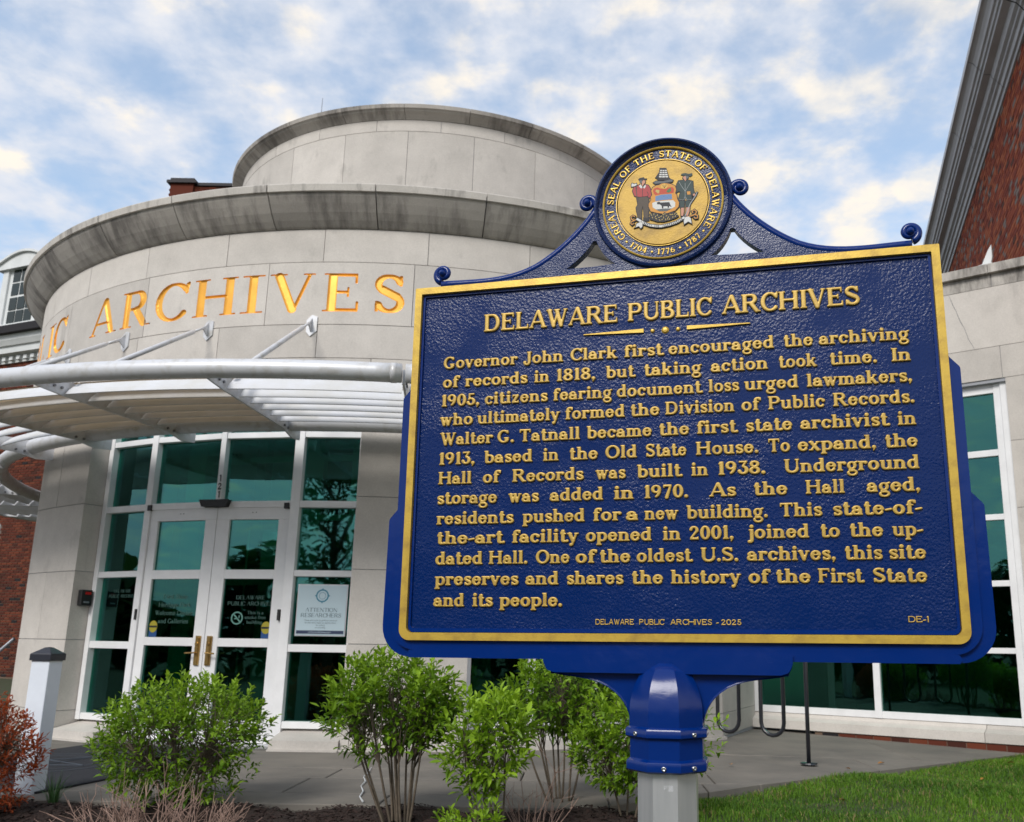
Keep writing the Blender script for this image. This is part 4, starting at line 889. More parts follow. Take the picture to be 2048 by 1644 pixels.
SEAL_ART=[
('hat','ink',0.0,[(-454,5789),(-424,5817),(-331,5828),(-316,5795),(-264,5791),(-269,5761),(-321,5760),(-383,5764),(-435,5764)]),
('hair','grey',0.0,[(-430,5763),(-363,5764),(-368,5700),(-399,5687),(-425,5724)]),
('face','skin',0.0,[(-368,5734),(-342,5762),(-311,5749),(-301,5720),(-311,5688),(-337,5663),(-353,5626),(-379,5645)]),
('shirt','red',0.0,[(-540,5619),(-483,5629),(-425,5668),(-384,5601),(-364,5577),(-322,5594),(-301,5653),(-239,5629),(-199,5557),(-174,5432),(-180,5377),(-221,5338),(-252,5386),(-277,5383),(-427,5383),(-484,5401),(-530,5417),(-571,5533),(-556,5587)]),
('collar','white',0.0,[(-441,5636),(-399,5665),(-358,5598),(-390,5571)]),
('collar','white',0.0,[(-348,5597),(-301,5653),(-286,5612),(-323,5561)]),
('placket','ink',10.0,[(-362,5560),(-363,5387)]),
('fold','ink',12.0,[(-483,5613),(-494,5524),(-479,5406)]),
('fold','ink',10.0,[(-266,5487),(-241,5429),(-247,5385)]),
('trousers','brown',0.0,[(-453,5369),(-278,5372),(-232,5317),(-238,5207),(-234,5074),(-251,4888),(-327,4897),(-337,5052),(-356,5181),(-383,5068),(-389,4903),(-451,4910),(-486,5057),(-496,5146),(-449,5230)]),
('boot','ink',0.0,[(-338,4892),(-235,4892),(-236,4826),(-297,4825),(-338,4843)]),
('boot','ink',0.0,[(-461,4911),(-389,4903),(-389,4868),(-461,4881)]),
('hoe_handle','brown',16.0,[(-503,5626),(-479,5389),(-444,5174),(-399,4893)]),
('hoe_head','white',0.0,[(-597,5682),(-581,5714),(-539,5686),(-493,5700),(-482,5663),(-529,5640),(-592,5636)]),
('hat','green',0.0,[(448,5782),(473,5813),(545,5815),(615,5790),(686,5798),(690,5748),(644,5720),(594,5751),(503,5762)]),
('hair','grey',0.0,[(544,5754),(594,5745),(619,5717),(603,5681),(563,5685)]),
('face','skin',0.0,[(503,5737),(544,5752),(555,5714),(564,5668),(541,5629),(514,5674),(492,5710)]),
('coat','green',0.0,[(400,5655),(511,5653),(541,5616),(592,5649),(693,5609),(695,5476),(709,5387),(738,5318),(707,5283),(657,5338),(638,5395),(670,5205),(574,5193),(531,5297),(504,5201),(393,5236),(426,5353),(446,5395),(406,5421),(345,5395),(346,5484),(368,5592)]),
('trim','silver',7.0,[(410,5631),(449,5549),(528,5407)]),
('trim','silver',7.0,[(657,5602),(611,5530),(538,5406)]),
('trim','silver',7.0,[(536,5583),(529,5209)]),
('trim','silver',6.0,[(403,5234),(499,5207),(520,5276)]),
('trim','silver',6.0,[(660,5203),(574,5199),(540,5274)]),
('belt','orange',0.0,[(568,5392),(638,5389),(642,5317),(577,5319)]),
('breeches','green',0.0,[(418,5198),(512,5181),(501,5048),(431,5045)]),
('breeches','green',0.0,[(546,5177),(639,5177),(622,5046),(544,5043)]),
('stocking','skin',0.0,[(441,5036),(499,5037),(500,4950),(480,4854),(440,4858)]),
('stocking','skin',0.0,[(547,5034),(620,5035),(615,4938),(578,4844),(548,4847)]),
('hand','skin',0.0,[(692,5323),(728,5330),(742,5295),(717,5271),(692,5290)]),
('musket','silver',15.0,[(778,5351),(747,5278),(633,5110),(507,4808)]),
('ship_hull','ink',0.0,[(-95,5791),(-59,5767),(228,5739),(207,5697),(-29,5718)]),
('rigging','ink',0.0,[(5,5998),(149,5980),(186,5836),(215,5734),(-95,5778),(-6,5904)]),
('sail','white',0.0,[(18,5947),(57,5942),(57,5917),(18,5922)]),
('sail','white',0.0,[(67,5941),(106,5936),(106,5911),(67,5916)]),
('sail','white',0.0,[(117,5935),(156,5930),(155,5906),(116,5910)]),
('sail','white',0.0,[(9,5905),(54,5900),(53,5871),(9,5876)]),
('sail','white',0.0,[(64,5899),(109,5893),(108,5864),(64,5870)]),
('sail','white',0.0,[(119,5892),(163,5887),(163,5858),(118,5863)]),
('sail','white',0.0,[(1,5858),(51,5852),(51,5821),(0,5827)]),
('sail','white',0.0,[(61,5851),(112,5845),(112,5813),(61,5819)]),
('sail','white',0.0,[(122,5843),(173,5837),(172,5806),(122,5812)]),
('sail','white',0.0,[(-7,5811),(49,5804),(49,5771),(-8,5777)]),
('sail','white',0.0,[(60,5803),(116,5796),(115,5763),(59,5769)]),
('sail','white',0.0,[(126,5795),(182,5788),(182,5755),(126,5762)]),
('wreath','grey',0.0,[(-122,5673),(-70,5699),(84,5681),(227,5703),(278,5682),(267,5650),(104,5636),(-91,5640)]),
('cartouche','orange',0.0,[(-9,5602),(42,5628),(104,5632),(175,5614),(246,5593),(327,5541),(346,5450),(324,5376),(354,5339),(363,5250),(402,5158),(391,5071),(319,4991),(177,4952),(75,4941),(-57,4977),(-189,5025),(-234,5140),(-229,5206),(-177,5277),(-187,5345),(-155,5397),(-175,5488),(-143,5562),(-71,5598)]),
('red_field','scarlet',0.0,[(-139,5484),(-113,5536),(-41,5550),(10,5522),(82,5503),(184,5524),(266,5526),(306,5477),(294,5390),(203,5384),(29,5387),(-94,5379),(-124,5427)]),
('wheat','wheat',0.0,[(-72,5507),(0,5488),(-11,5414),(-42,5417),(-88,5467)]),
('corn','leaf',0.0,[(142,5429),(173,5481),(235,5519),(244,5440),(193,5402)]),
('blue_field','sky',0.0,[(-89,5354),(39,5378),(253,5370),(262,5248),(89,5251),(-90,5245)]),
('white_field','white',0.0,[(-157,5209),(-90,5232),(119,5235),(282,5224),(326,5166),(320,5079),(238,5033),(127,5023),(-67,5044),(-148,5108)]),
('ox','ink',0.0,[(-60,5209),(-14,5224),(17,5200),(200,5191),(224,5122),(254,5070),(219,5090),(199,5103),(188,5061),(168,5052),(163,5102),(77,5106),(71,5057),(46,5065),(41,5121),(6,5158),(-50,5169)]),
('turf','grey',0.0,[(-87,5055),(117,5055),(259,5040),(136,4989),(-6,5005)]),
('shell','gold',0.0,[(21,5577),(52,5617),(104,5623),(154,5600),(179,5553),(143,5507),(102,5501),(41,5524)]),
('ray','ink',6.0,[(102,5517),(52,5606)]),
('ray','ink',6.0,[(102,5517),(88,5602)]),
('ray','ink',6.0,[(102,5517),(124,5598)]),
('ray','ink',6.0,[(102,5517),(154,5594)]),
('foliage','ink',0.0,[(-221,4973),(-108,4983),(34,4913),(96,4977),(176,4925),(258,4960),(348,4939),(397,4852),(336,4815),(194,4775),(73,4756),(-59,4775),(-211,4840)]),
('leaf_scroll','wheat',13.0,[(-193,4951),(-174,4942),(-167,4921)]),
('leaf_scroll','wheat',13.0,[(-126,4971),(-120,4950),(-131,4933)]),
('leaf_scroll','wheat',13.0,[(-167,4898),(-152,4882),(-153,4860)]),
('leaf_scroll','wheat',13.0,[(-93,4912),(-90,4890),(-105,4876)]),
('leaf_scroll','wheat',13.0,[(-50,4940),(-49,4918),(-65,4905)]),
('leaf_scroll','wheat',13.0,[(-97,4843),(-77,4847),(-61,4831)]),
('leaf_scroll','wheat',13.0,[(-36,4866),(-17,4873),(1,4861)]),
('leaf_scroll','wheat',13.0,[(40,4900),(28,4883),(7,4884)]),
('leaf_scroll','wheat',13.0,[(-20,4818),(-1,4808),(4,4787)]),
('leaf_scroll','wheat',13.0,[(51,4935),(71,4927),(78,4906)]),
('leaf_scroll','wheat',13.0,[(124,4936),(105,4928),(87,4940)]),
('leaf_scroll','wheat',13.0,[(72,4874),(83,4854),(75,4834)]),
('leaf_scroll','wheat',13.0,[(151,4899),(140,4882),(119,4883)]),
('leaf_scroll','wheat',13.0,[(113,4826),(123,4806),(115,4786)]),
('leaf_scroll','wheat',13.0,[(183,4871),(183,4849),(167,4837)]),
('leaf_scroll','wheat',13.0,[(200,4915),(221,4912),(233,4893)]),
('leaf_scroll','wheat',13.0,[(203,4825),(203,4803),(187,4791)]),
('leaf_scroll','wheat',13.0,[(274,4917),(261,4901),(240,4905)]),
('leaf_scroll','wheat',13.0,[(268,4864),(275,4843),(265,4825)]),
('leaf_scroll','wheat',13.0,[(320,4929),(314,4909),(295,4903)]),
('leaf_scroll','wheat',13.0,[(326,4876),(325,4855),(307,4845)]),
('leaf_scroll','wheat',13.0,[(340,4895),(360,4898),(375,4883)]),
('leaf_scroll','wheat',13.0,[(56,4825),(49,4806),(30,4801)]),
('leaf_scroll','wheat',13.0,[(160,4836),(163,4814),(149,4800)]),
('scroll','orange',20.0,[(-502,4866),(-544,4853),(-595,4886),(-607,4937),(-569,4966),(-523,4939)]),
('scroll','orange',18.0,[(-533,4852),(-595,4831),(-614,4795),(-585,4764),(-549,4788)]),
('scroll','orange',22.0,[(547,4809),(678,4838),(739,4859),(760,4911),(716,4959),(670,4932),(684,4892)]),
('scroll','orange',20.0,[(728,4849),(783,4822),(777,4768),(732,4767),(707,4797)]),
('banner_tail','white',0.0,[(-503,4701),(-487,4771),(-410,4801),(-364,4769),(-370,4693),(-401,4663),(-441,4716),(-524,4687)]),
('banner_tail','white',0.0,[(528,4816),(598,4820),(637,4777),(655,4662),(586,4712),(505,4661),(496,4733)]),
('banner','white',46.1,[(-487,4886),(-410,4828),(-328,4767),(-206,4708),(-64,4672),(31,4662),(193,4683),(345,4721),(447,4776),(512,4812)])]

# ============================================================ bollard, bike rack
def rotz(o,a): o.rotation_euler=(0,0,a); return o
BP=empty('bollard',(-3.765,6.46,-1.13),label='square white vinyl post with a black pyramid cap beside the entrance mat',cat='bollard',rot=(0,0,rad(-6.3)))
mb=MB(); mb.box((-.069,-.069,0),(.069,.069,.985)); bev(mb.build('post','post_white',BP),.006,2)
mb=MB(); mb.lathe([(.1135,.96),(.1135,1.005),(.104,1.010),(.03,1.048),(.0,1.052)],4,a0=PI/4,a1=PI/4+2*PI); mb.lathe([(.0,.958),(.1135,.958)],4,a0=PI/4,a1=PI/4+2*PI); bev(mb.build('cap','cap_black',BP),.003,1)
RK=empty('bike_rack',(2.104,8.595,-1.05),label='black wave shaped tube bike rack on the paving right of the sign post',cat='bike rack',rot=(0,0,rad(180-38)))
pts=[]; sp=.236; rr=sp/2; zt=1.02-rr; zb=.225+rr
def arc(cx,cz,a0,a1,n=8): return [(cx+rr*cos(rad(a0+(a1-a0)*i/n)),0,cz+rr*sin(rad(a0+(a1-a0)*i/n))) for i in range(n+1)]
pts=[(0,0,0),(0,0,.4)]+arc(rr,zt,180,0)+arc(3*rr,zb,180,360)+arc(5*rr,zt,180,0)+arc(7*rr,zb,180,360)+arc(9*rr,zt,180,0)+[(10*rr,0,.4),(10*rr,0,0)]
mb=MB(); mb.tube(pts,.0195,12); mb.build('tube','black_paint',RK,True)
for x in (0,10*rr): mb=MB(); mb.lathe([(0,.014),(.075,.012),(.08,0)],20,T=lambda a,b,c,x=x:(a+x,b,c)); mb.build('base_plate','black_paint',RK)

# ============================================================ the historical marker
sy,sle,srl=-.2307,-.0059,.0063
e0=Vector((cos(sy),sin(sy),0)); n0=Vector((sin(sy),-cos(sy),0)); z0_=Vector((0,0,1))*cos(sle)-n0*sin(sle)
sx=e0*cos(srl)+z0_*sin(srl); sz=-e0*sin(srl)+z0_*cos(srl); syv=sz.cross(sx)
HB=1.83; O=Vector((.1801,2.0,.4452))*.85; base=O-sz*HB
SG=empty('historical_marker',base,label='large blue and gold cast metal marker sign with round state seal on an aluminium post',cat='sign')
SG.matrix_world=Matrix(((sx.x,syv.x,sz.x,base.x),(sx.y,syv.y,sz.y,base.y),(sx.z,syv.z,sz.z,base.z),(0,0,0,1)))
mm=.001
TS=lambda u,d,v: (u,d,v+HB)
def rnd(pts,rads,n=8):
    out=[]; k=len(pts)
    for i in range(k):
        p=Vector(pts[i]); r=rads[i]
        if r<=0: out.append(tuple(p)); continue
        a=(Vector(pts[i-1])-p).normalized(); b=(Vector(pts[(i+1)%k])-p).normalized()
        ang=a.angle(b); t=r/math.tan(ang/2); c=p+(a+b).normalized()*(r/sin(ang/2))
        s=p+a*t-c; e=p+b*t-c; a0=math.atan2(s.y,s.x); a1=math.atan2(e.y,e.x); dlt=(a1-a0+PI)%(2*PI)-PI
        out+=[tuple(c+Vector((cos(a0+dlt*j/n),sin(a0+dlt*j/n)))*r) for j in range(n+1)]
    return out
# stepped back casting
go_hole=[(-.5225,.361),(-.5225,-.3595),(.5225,-.3595),(.5225,.361)]
pA=rnd([(-.536,.372),(-.538,.152),(-.556,.130),(-.557,-.392),(.557,-.392),(.557,.130),(.538,.152),(.536,.372)],[0,.01,.01,.05,.05,.01,.01,0])
pB=rnd([(-.50,.30),(-.50,-.10),(-.5545,-.101),(-.578,-.128),(-.581,-.406),(.581,-.406),(.579,-.127),(.5555,-.100),(.5,-.10),(.50,.30)],[0,0,.004,.012,.062,.062,.012,.004,0,0])
mb=MB(); mb.prism(pA,[go_hole],TS,.006,.030); BODY=bev(mb.build('backing_plate','blue',SG),.004,3,30)
mb=MB(); mb.prism(pB,[],TS,.0145,.040); bev(mb.build('flange_plate','blue',SG),.006,3,30)
mb=MB(); mb.prism([(-.52,-.40),(-.515,-.392),(.515,-.392),(.52,-.40),(.515,-.407),(-.515,-.407)],[],TS,.003,.03); bev(mb.build('lower_rib','blue',SG),.0055,3)
go=rnd([(-.5365,.3745),(-.5365,-.3735),(.5365,-.3735),(.5365,.3745)],[.002,.022,.022,.002]); gi=rnd([(-.5215,.3600),(-.5215,-.3585),(.5215,-.3585),(.5215,.3600)],[.002,.012,.012,.002])
mb=MB(); mb.prism(go,[gi],TS,-.003,.010); bev(mb.build('gold_border','gold',SG),.002,2,30)
gh=rnd([(-.5205,.359),(-.5205,-.3575),(.5205,-.3575),(.5205,.359)],[.002,.012,.012,.002]); gk=rnd([(-.5155,.3545),(-.5155,-.350),(.5155,-.350),(.5155,.3545)],[.001,.008,.008,.001])
mb=MB(); mb.prism(gh,[gk],TS,.0045,.012); bev(mb.build('inner_lip','blue',SG),.0025,2,30)
FACE=make('panel_face',[TS(x,.0090,y) for x,y in ((-.519,-.356),(.519,-.356),(.519,.357),(-.519,.357))],[(0,1,2,3)],'blue_face',SG)
# wording
TF=lambda hgt: (lambda x,y,h: TS(x,.0088-h,y))
def line(words,xs,base_v,size,m='gold_letter',name='text_line',style='sign',H=.0042,label=None):
    for w,(a,b) in zip(words,zip(xs[::2],xs[1::2])):
        g=[]
        for V,f in text_geo(w,style,size,a*mm,x1=b*mm): V[:,1]+=base_v*mm; g.append((V,f))
        text_obj('raised_word',g,TF(H),H,m,SG,True)
line(['DELAWARE','PUBLIC','ARCHIVES'],[-380,-90,-70,102,121,387],267,.0385,style='cap',H=.0045,label='title line reading DELAWARE PUBLIC ARCHIVES')
TXT=['Governor John Clark first encouraged the archiving','of records in 1818, but taking action took time. In','1905, citizens fearing document loss urged lawmakers,','who ultimately formed the Division of Public Records.','Walter G. Tatnall became the first state archivist in','1913, based in the Old State House. To expand, the','Hall of Records was built in 1938. Underground','storage was added in 1970. As the Hall aged,','residents pushed for a new building. This state-of-','the-art facility opened in 2001, joined to the up-','dated Hall. One of the oldest U.S. archives, this site','preserves and shares the history of the First State','and its people.']
XS=[[-468,-304,-290,-205,-190,-92,-78,2,13,221,239,295,306,471],[-468,-432,-418,-281,-267,-234,-220,-136,-115,-56,-37,78,97,208,228,300,324,411,437,472],[-470,-384,-373,-237,-226,-103,-93,78,91,151,161,264,279,472],[-470,-398,-388,-211,-200,-76,-65,-6,5,141,154,189,205,311,326,473],[-468,-353,-343,-307,-296,-168,-154,-22,-8,52,66,144,161,249,264,424,440,473],[-470,-390,-370,-267,-245,-212,-190,-131,-116,-52,-35,46,64,184,202,243,257,400,415,473],[-469,-396,-372,-336,-309,-160,-135,-75,-52,35,54,87,105,196,230,473],[-470,-340,-315,-252,-229,-120,-99,-59,-39,48,88,139,172,235,268,339,378,472],[-469,-304,-285,-157,-141,-84,-74,-50,-38,28,44,197,219,296,315,472],[-467,-324,-307,-170,-155,-24,-3,32,48,133,159,271,291,326,343,402,418,471],[-468,-367,-354,-273,-256,-187,-175,-135,-127,-66,-54,52,69,140,156,317,332,398,409,473],[-467,-291,-276,-209,-193,-80,-64,-3,12,143,157,195,207,270,283,362,379,472],[-468,-403,-386,-343,-329,-201]]
BV=[190,148,107,66,24,-18,-59,-100.5,-142.5,-182.5,-224,-265.5,-307.5]
for t,x,v in zip(TXT,XS,BV): line(t.split(' '),x,v,.0262)
line(['DELAWARE','PUBLIC','ARCHIVES','-','2025'],[-135,-60,-50,-2,9,88,95,100,104,142],-342,.0105,style='sans',H=.0014)
line(['DE-1'],[435,471],-336,.0108,style='sans',H=.0014)
mb=MB()
for sgn in (-1,1):
    pts=[(sgn*(-.0)+ .007+sgn*.044,.2405),(.007+sgn*.044,.2485),(.007+sgn*.168,.2455),(.007+sgn*.170,.244)]
    mb.prism(pts if sgn>0 else pts[::-1],[],lambda u,d,v:TS(u,d,v),.0048,.0090)
for u,r in ((-.019,.0048),(.007,.0078),(.033,.0048)): mb.lathe([(0,-.0036),(r*.6,-.0032),(r,0)],16,T=lambda a,b,c,u=u:TS(u+a,.0088+c,.2435+b))
bev(mb.build('ornament','gold',SG),.0006,1)
# crest: both arms
def bez(p,q,r,s,n=10): return [tuple((1-t)**3*Vector(p)+3*(1-t)**2*t*Vector(q)+3*(1-t)*t*t*Vector(r)+t**3*Vector(s)) for t in [i/n for i in range(n+1)]]
top=bez((.485,.383),(.420,.383),(.340,.372),(.272,.404),12)+bez((.272,.404),(.222,.430),(.168,.478),(.139,.526),12)[1:]
for sg in (-1,1):
    c=.004; X=lambda p: (c+sg*(p[0]-.0),p[1])
    outl=top+[(.120,.52),(.0,.45),(.0,.3745),(.47,.3745)]
    hole=rnd([(.140,.448),(.098,.3945),(.203,.3925)],[.008,.006,.006],5)
    hole=bez((.140,.450),(.132,.425),(.115,.405),(.099,.395),6)+[(.15,.3925)]+bez((.204,.3925),(.185,.405),(.160,.425),(.146,.450),6)
    mb=MB(); mb.prism([X(p) for p in outl],[[X(p) for p in hole]],TS,.0035,.024); o=mb.build('crest_web','blue_cast',SG); bev(o,.003,2,30)
    mb=MB(); mb.tube([TS(X(p)[0],.010,X(p)[1]) for p in top],.0085,10)
    mb.build('crest_moulding','blue',SG,True)
    # scrolls
    for cx,cy,R0,a_0,turn,st in ((.4835,.4085,.0175,-75,1,0),(.1600,.5395,.0175,205,-1,1)):
        P=[];Rr=[]
        for i in range(34):
            t=i/33; a=rad(a_0+turn*430*t); r=R0*(1-.62*t)
            P.append(TS(X((cx+r*cos(a),0))[0],.013-.004*t,cy+r*sin(a))); Rr.append(.0082*(1-.45*t))
        mb=MB(); mb.tube(P,Rr,10); mb.lathe([(0,-.014),(.006,-.012),(.008,-.004),(.008,.012),(0,.014)],14,T=lambda a,b,cc,cx=cx,cy=cy:TS(X((cx,0))[0]+a,.010+cc,cy+b))
        mb.build('scroll','blue',SG,True)
# seal
SCX,SCY=.005,.5225
TL=lambda a,b,c: TS(SCX+a,c,SCY+b)
def disc(name,prof,m,par=SG,n=96,s=True): mb=MB(); mb.lathe(prof,n,T=TL); o=mb.build(name,m,par,False); return sm(o,35) if s else o
SEAL=disc('seal_rim',[(.12,.030),(.142,.030),(.1465,.026),(.1465,.004),(.1445,-.003),(.1405,-.005),(.1375,-.002),(.1355,.004),(.1300,.007),(.1275,.0055),(.1265,.004)],'blue_cast')
disc('seal_ring',[(.1275,.006),(.1268,.0005),(.1250,-.0004),(.1232,.0008),(.1226,.006)],'gold',SEAL)
disc('seal_field',[(.1235,.0045),(.0960,.0045)],'blue_cast',SEAL)
disc('disc_line',[(.0985,.006),(.0978,.001),(.0968,.001),(.0962,.006)],'gold',SEAL)
disc('seal_disc',[(.0954,.006),(.0948,.0018),(.094,.0010),(0,.0010)],'gold_disc',SEAL)
disc('seal_back',[(0,.030),(.125,.030)],'blue',SEAL)
def ringtext(txt,a_start,a_end,R,size,outside,name):
    adv=[gmesh(ch,'seal')[2] if ch!=' ' else .50 for ch in txt]; tr=.06; tot=sum(adv)+tr*(len(txt)-1)
    arc_=rad(a_end-a_start); per=arc_/tot; g=[]; pos=0
    wsc=abs(per)*R/size
    for ch,a in zip(txt,adv):
        if ch!=' ':
            V,f,_=gmesh(ch,'seal'); th=rad(a_start)+per*(pos+a/2); W_=V.copy()
            lx=(V[:,0]-a/2)*size*min(wsc,1.15); ly=V[:,1]*size
            rr_=(R+ly) if not outside else (R-ly)
            # radial up vector
            ur=np.array([cos(th),sin(th)]); ut=np.array([sin(th),-cos(th)]) if not outside else np.array([-sin(th),cos(th)])
            W_[:,0]=ur[0]*rr_+ut[0]*lx; W_[:,1]=ur[1]*rr_+ut[1]*lx; g.append((W_,f))
        pos+=a+tr
    return text_obj(name,g,lambda x,y,h:TL(x,y,.0046-h),.0026,'gold',SEAL,True)
ringtext('GREAT SEAL OF THE STATE OF DELAWARE',222.5,-37,.1035,.0145,False,'seal_lettering')
ringtext('~ 1704 ~ 1776 ~ 1787 ~',226,320,.1165,.0125,True,'seal_date')
CC={'ink':(.012,.012,.02),'grey':(.10,.11,.12),'skin':(.55,.26,.17),'red':(.38,.045,.05),'white':(.62,.62,.60),'brown':(.075,.055,.04),'green':(.02,.045,.045),'silver':(.36,.38,.38),'orange':(.60,.27,.04),'scarlet':(.48,.06,.025),'wheat':(.50,.38,.12),'leaf':(.05,.16,.06),'sky':(.12,.22,.42),'gold':(.66,.40,.08)}
for k_,c_ in CC.items(): M['e_'+k_]=mat('enamel_'+k_,c_,.5,coat=0,spec=.3,bump=.2,bscale=600,bdist=.0004)
def offs(P,r):
    out=[]; n=len(P); ar=sum(P[i][0]*P[(i+1)%n][1]-P[(i+1)%n][0]*P[i][1] for i in range(n)); sg=1 if ar>0 else -1
    for i in range(n):
        a=Vector(P[i-1]);b=Vector(P[i]);c=Vector(P[(i+1)%n]); d1=(b-a); d2=(c-b)
        if d1.length<1e-9 or d2.length<1e-9: out.append(tuple(b)); continue
        d1.normalize(); d2.normalize(); n1=Vector((d1.y,-d1.x))*sg; n2=Vector((d2.y,-d2.x))*sg; m_=(n1+n2)
        m_=m_.normalized()/max(.5,m_.normalized().dot(n1)) if m_.length>1e-6 else n1
        out.append(tuple(b+m_*r))
    return out
def strip(P,w):
    P=[Vector(p) for p in P]; Lp=[];Rp=[]
    for i,p in enumerate(P):
        d=(P[min(i+1,len(P)-1)]-P[max(i-1,0)]).normalized(); nn_=Vector((-d.y,d.x))*w/2; Lp.append(tuple(p+nn_)); Rp.append(tuple(p-nn_))
    return Lp+Rp[::-1]
dz=0
for nm,cl,w,pts in SEAL_ART:
    P=[(x/1e4,y/1e4) for x,y in pts]; dz+=1; ht=.0010-.0006-dz*.000022
    if w: P=strip(P,w/1e4)
    mb=MB()
    if nm in ('ray','trim','placket','fold','sail'): mb.prism(P,[],TS,ht-.0005,.0012)
    else: mb.prism(P,[],TS,ht-.0005,.0012)
    mb.build('emblem_'+nm,'e_'+cl,SEAL)
    if nm in ('shirt','trousers','coat','breeches','cartouche','banner','banner_tail','scroll','stocking','hoe_head','face','musket','hoe_handle','boot','wreath','shell','blue_field','white_field'):
        mb=MB(); mb.prism(offs(P,.0016),[],TS,ht-.0001,.0011); mb.build('emblem_outline','e_ink',SEAL)
ban=[(x/1e4,y/1e4) for nm,cl,w,p in SEAL_ART if nm=='banner' for x,y in p]
bl=[0]
for i in range(1,len(ban)): bl.append(bl[-1]+math.hypot(ban[i][0]-ban[i-1][0],ban[i][1]-ban[i-1][1]))
def onb(s):
    s=max(0,min(bl[-1]-1e-6,s)); i=max(j for j in range(len(bl)-1) if bl[j]<=s); t=(s-bl[i])/(bl[i+1]-bl[i]); a,b=ban[i],ban[i+1]
    return (a[0]+(b[0]-a[0])*t,a[1]+(b[1]-a[1])*t),math.atan2(b[1]-a[1],b[0]-a[0])
tx='LIBERTY AND INDEPENDENCE'; g=[]; s0=bl[-1]*.10; s1=bl[-1]*.96
for i,ch in enumerate(tx):
    if ch==' ': continue
    (px,py),an=onb(s0+(s1-s0)*(i+.5)/len(tx)); V,f,a=gmesh(ch,'sans'); V=V.copy(); sz_=.0036
    lx=(V[:,0]-a/2)*sz_*.72; ly=(V[:,1]-.5)*sz_; V[:,0]=px+lx*cos(an)-ly*sin(an); V[:,1]=py+lx*sin(an)+ly*cos(an); g.append((V,f))
text_obj('motto_lettering',g,lambda x,y,h:TS(x,-.0023-h*.0003,y),1,'e_ink',SEAL,False)
# bracket under the panel
mb=MB(); bp=rnd([(-.235,-.395),(-.2345,-.411),(-.227,-.4265),(-.212,-.431),(.209,-.431),(.224,-.4265),(.2315,-.411),(.232,-.395)],[0,.01,.008,.01,.01,.008,.01,0],4)
mb.prism(bp,[],TS,-.006,.046); bev(mb.build('bracket_head','blue',SG),.008,4,30)
web=[(-.226,-.42)]+bez((-.222,-.432),(-.19,-.442),(-.135,-.435),(-.098,-.466),8)+bez((-.098,-.466),(-.078,-.482),(-.069,-.50),(-.066,-.53),6)[1:]+[(.066,-.53)]+[(-x,y) for x,y in (bez((-.222,-.432),(-.19,-.442),(-.135,-.435),(-.098,-.466),8)+bez((-.098,-.466),(-.078,-.482),(-.069,-.50),(-.066,-.53),6)[1:])[::-1]]+[(.226,-.42)]
mb=MB(); mb.prism(web,[],TS,.012,.034); bev(mb.build('bracket_web','blue',SG),.003,2,30)
PD=.022; OC=PI/8+rad(2.3)
def octo(name,prof,m,bw=.0025,par=SG,**k):
    mb=MB(); mb.lathe(prof,8,T=lambda a,b,c:TS(a-.0005,PD+b,c),a0=OC,a1=OC+2*PI); return sm(mb.build(name,m,par,**k),32)
CUP=octo('cup',[(.0,-.4045)]+[(.0728*sin(PI/2*i/16)**.92,-.505+.1005*cos(PI/2*i/16)) for i in range(1,17)]+[(.0728,-.524)],'blue',.003)
octo('cup_collar',[(.0728,-.5235),(.0785,-.5265),(.0805,-.530),(.0800,-.5405),(.0755,-.5435),(.0715,-.5437)],'blue',.002)
octo('cup_sleeve',[(.0715,-.5430),(.0715,-.5795)],'blue')
octo('cup_collar',[(.0715,-.579),(.0775,-.583),(.0788,-.587),(.0782,-.5985),(.073,-.602),(.056,-.602)],'blue',.002)
octo('post',[(.0575,-.59),(.0575,-HB-.15)],'alu',.0015)
def screw(a,v,r=.079):
    an=OC-PI/8+a; e=Vector((cos(an),sin(an),0)); t=Vector((-sin(an),cos(an),0)); rf=r*cos(PI/8)
    T=lambda x,y,z: TS(*(lambda q:(q.x-.0005,PD+q.y,v+y))(e*(rf+z)+t*x))
    mb=MB(); mb.lathe([(.0,.0022),(.0012,.0005),(.0018,.0028),(.0036,.0030),(.0046,.0012),(.0048,-.001)],16,T=T); mb.build('screw','screw',CUP,True)
screw(-PI/2,-.5925); screw(-PI/2-PI/4,-.5355,.0805); screw(-PI/2+PI/4*0+.0,-.5355,.0805) if False else screw(-PI/2+PI/4,-.5355,.0805); screw(-PI/4,-.5925)
fan=OC-PI/8-PI/2; fe=Vector((cos(fan),sin(fan),0)); ft=Vector((-sin(fan),cos(fan),0)); rf=.0575*cos(PI/8)
TPf=lambda x,y,z: TS(*(lambda q:(q.x-.0005,PD+q.y,y))(fe*(rf+z)+ft*x))
g=text_geo('F','sans',.007,-.002); text_obj('post_mark',[(V+np.array([0,-.631,0]),f) for V,f in g],lambda x,y,h:TPf(x,y,.0003),0,'post_mark',SG,False)
mb=MB(); 
for k in range(7): mb.box((.006+k*.0012,-.632-random.uniform(0,.0012),.0001),(.0068+k*.0012,-.6225+random.uniform(-.001,.001),.0004),TPf)
mb.build('scratched_patch','post_mark',SG)

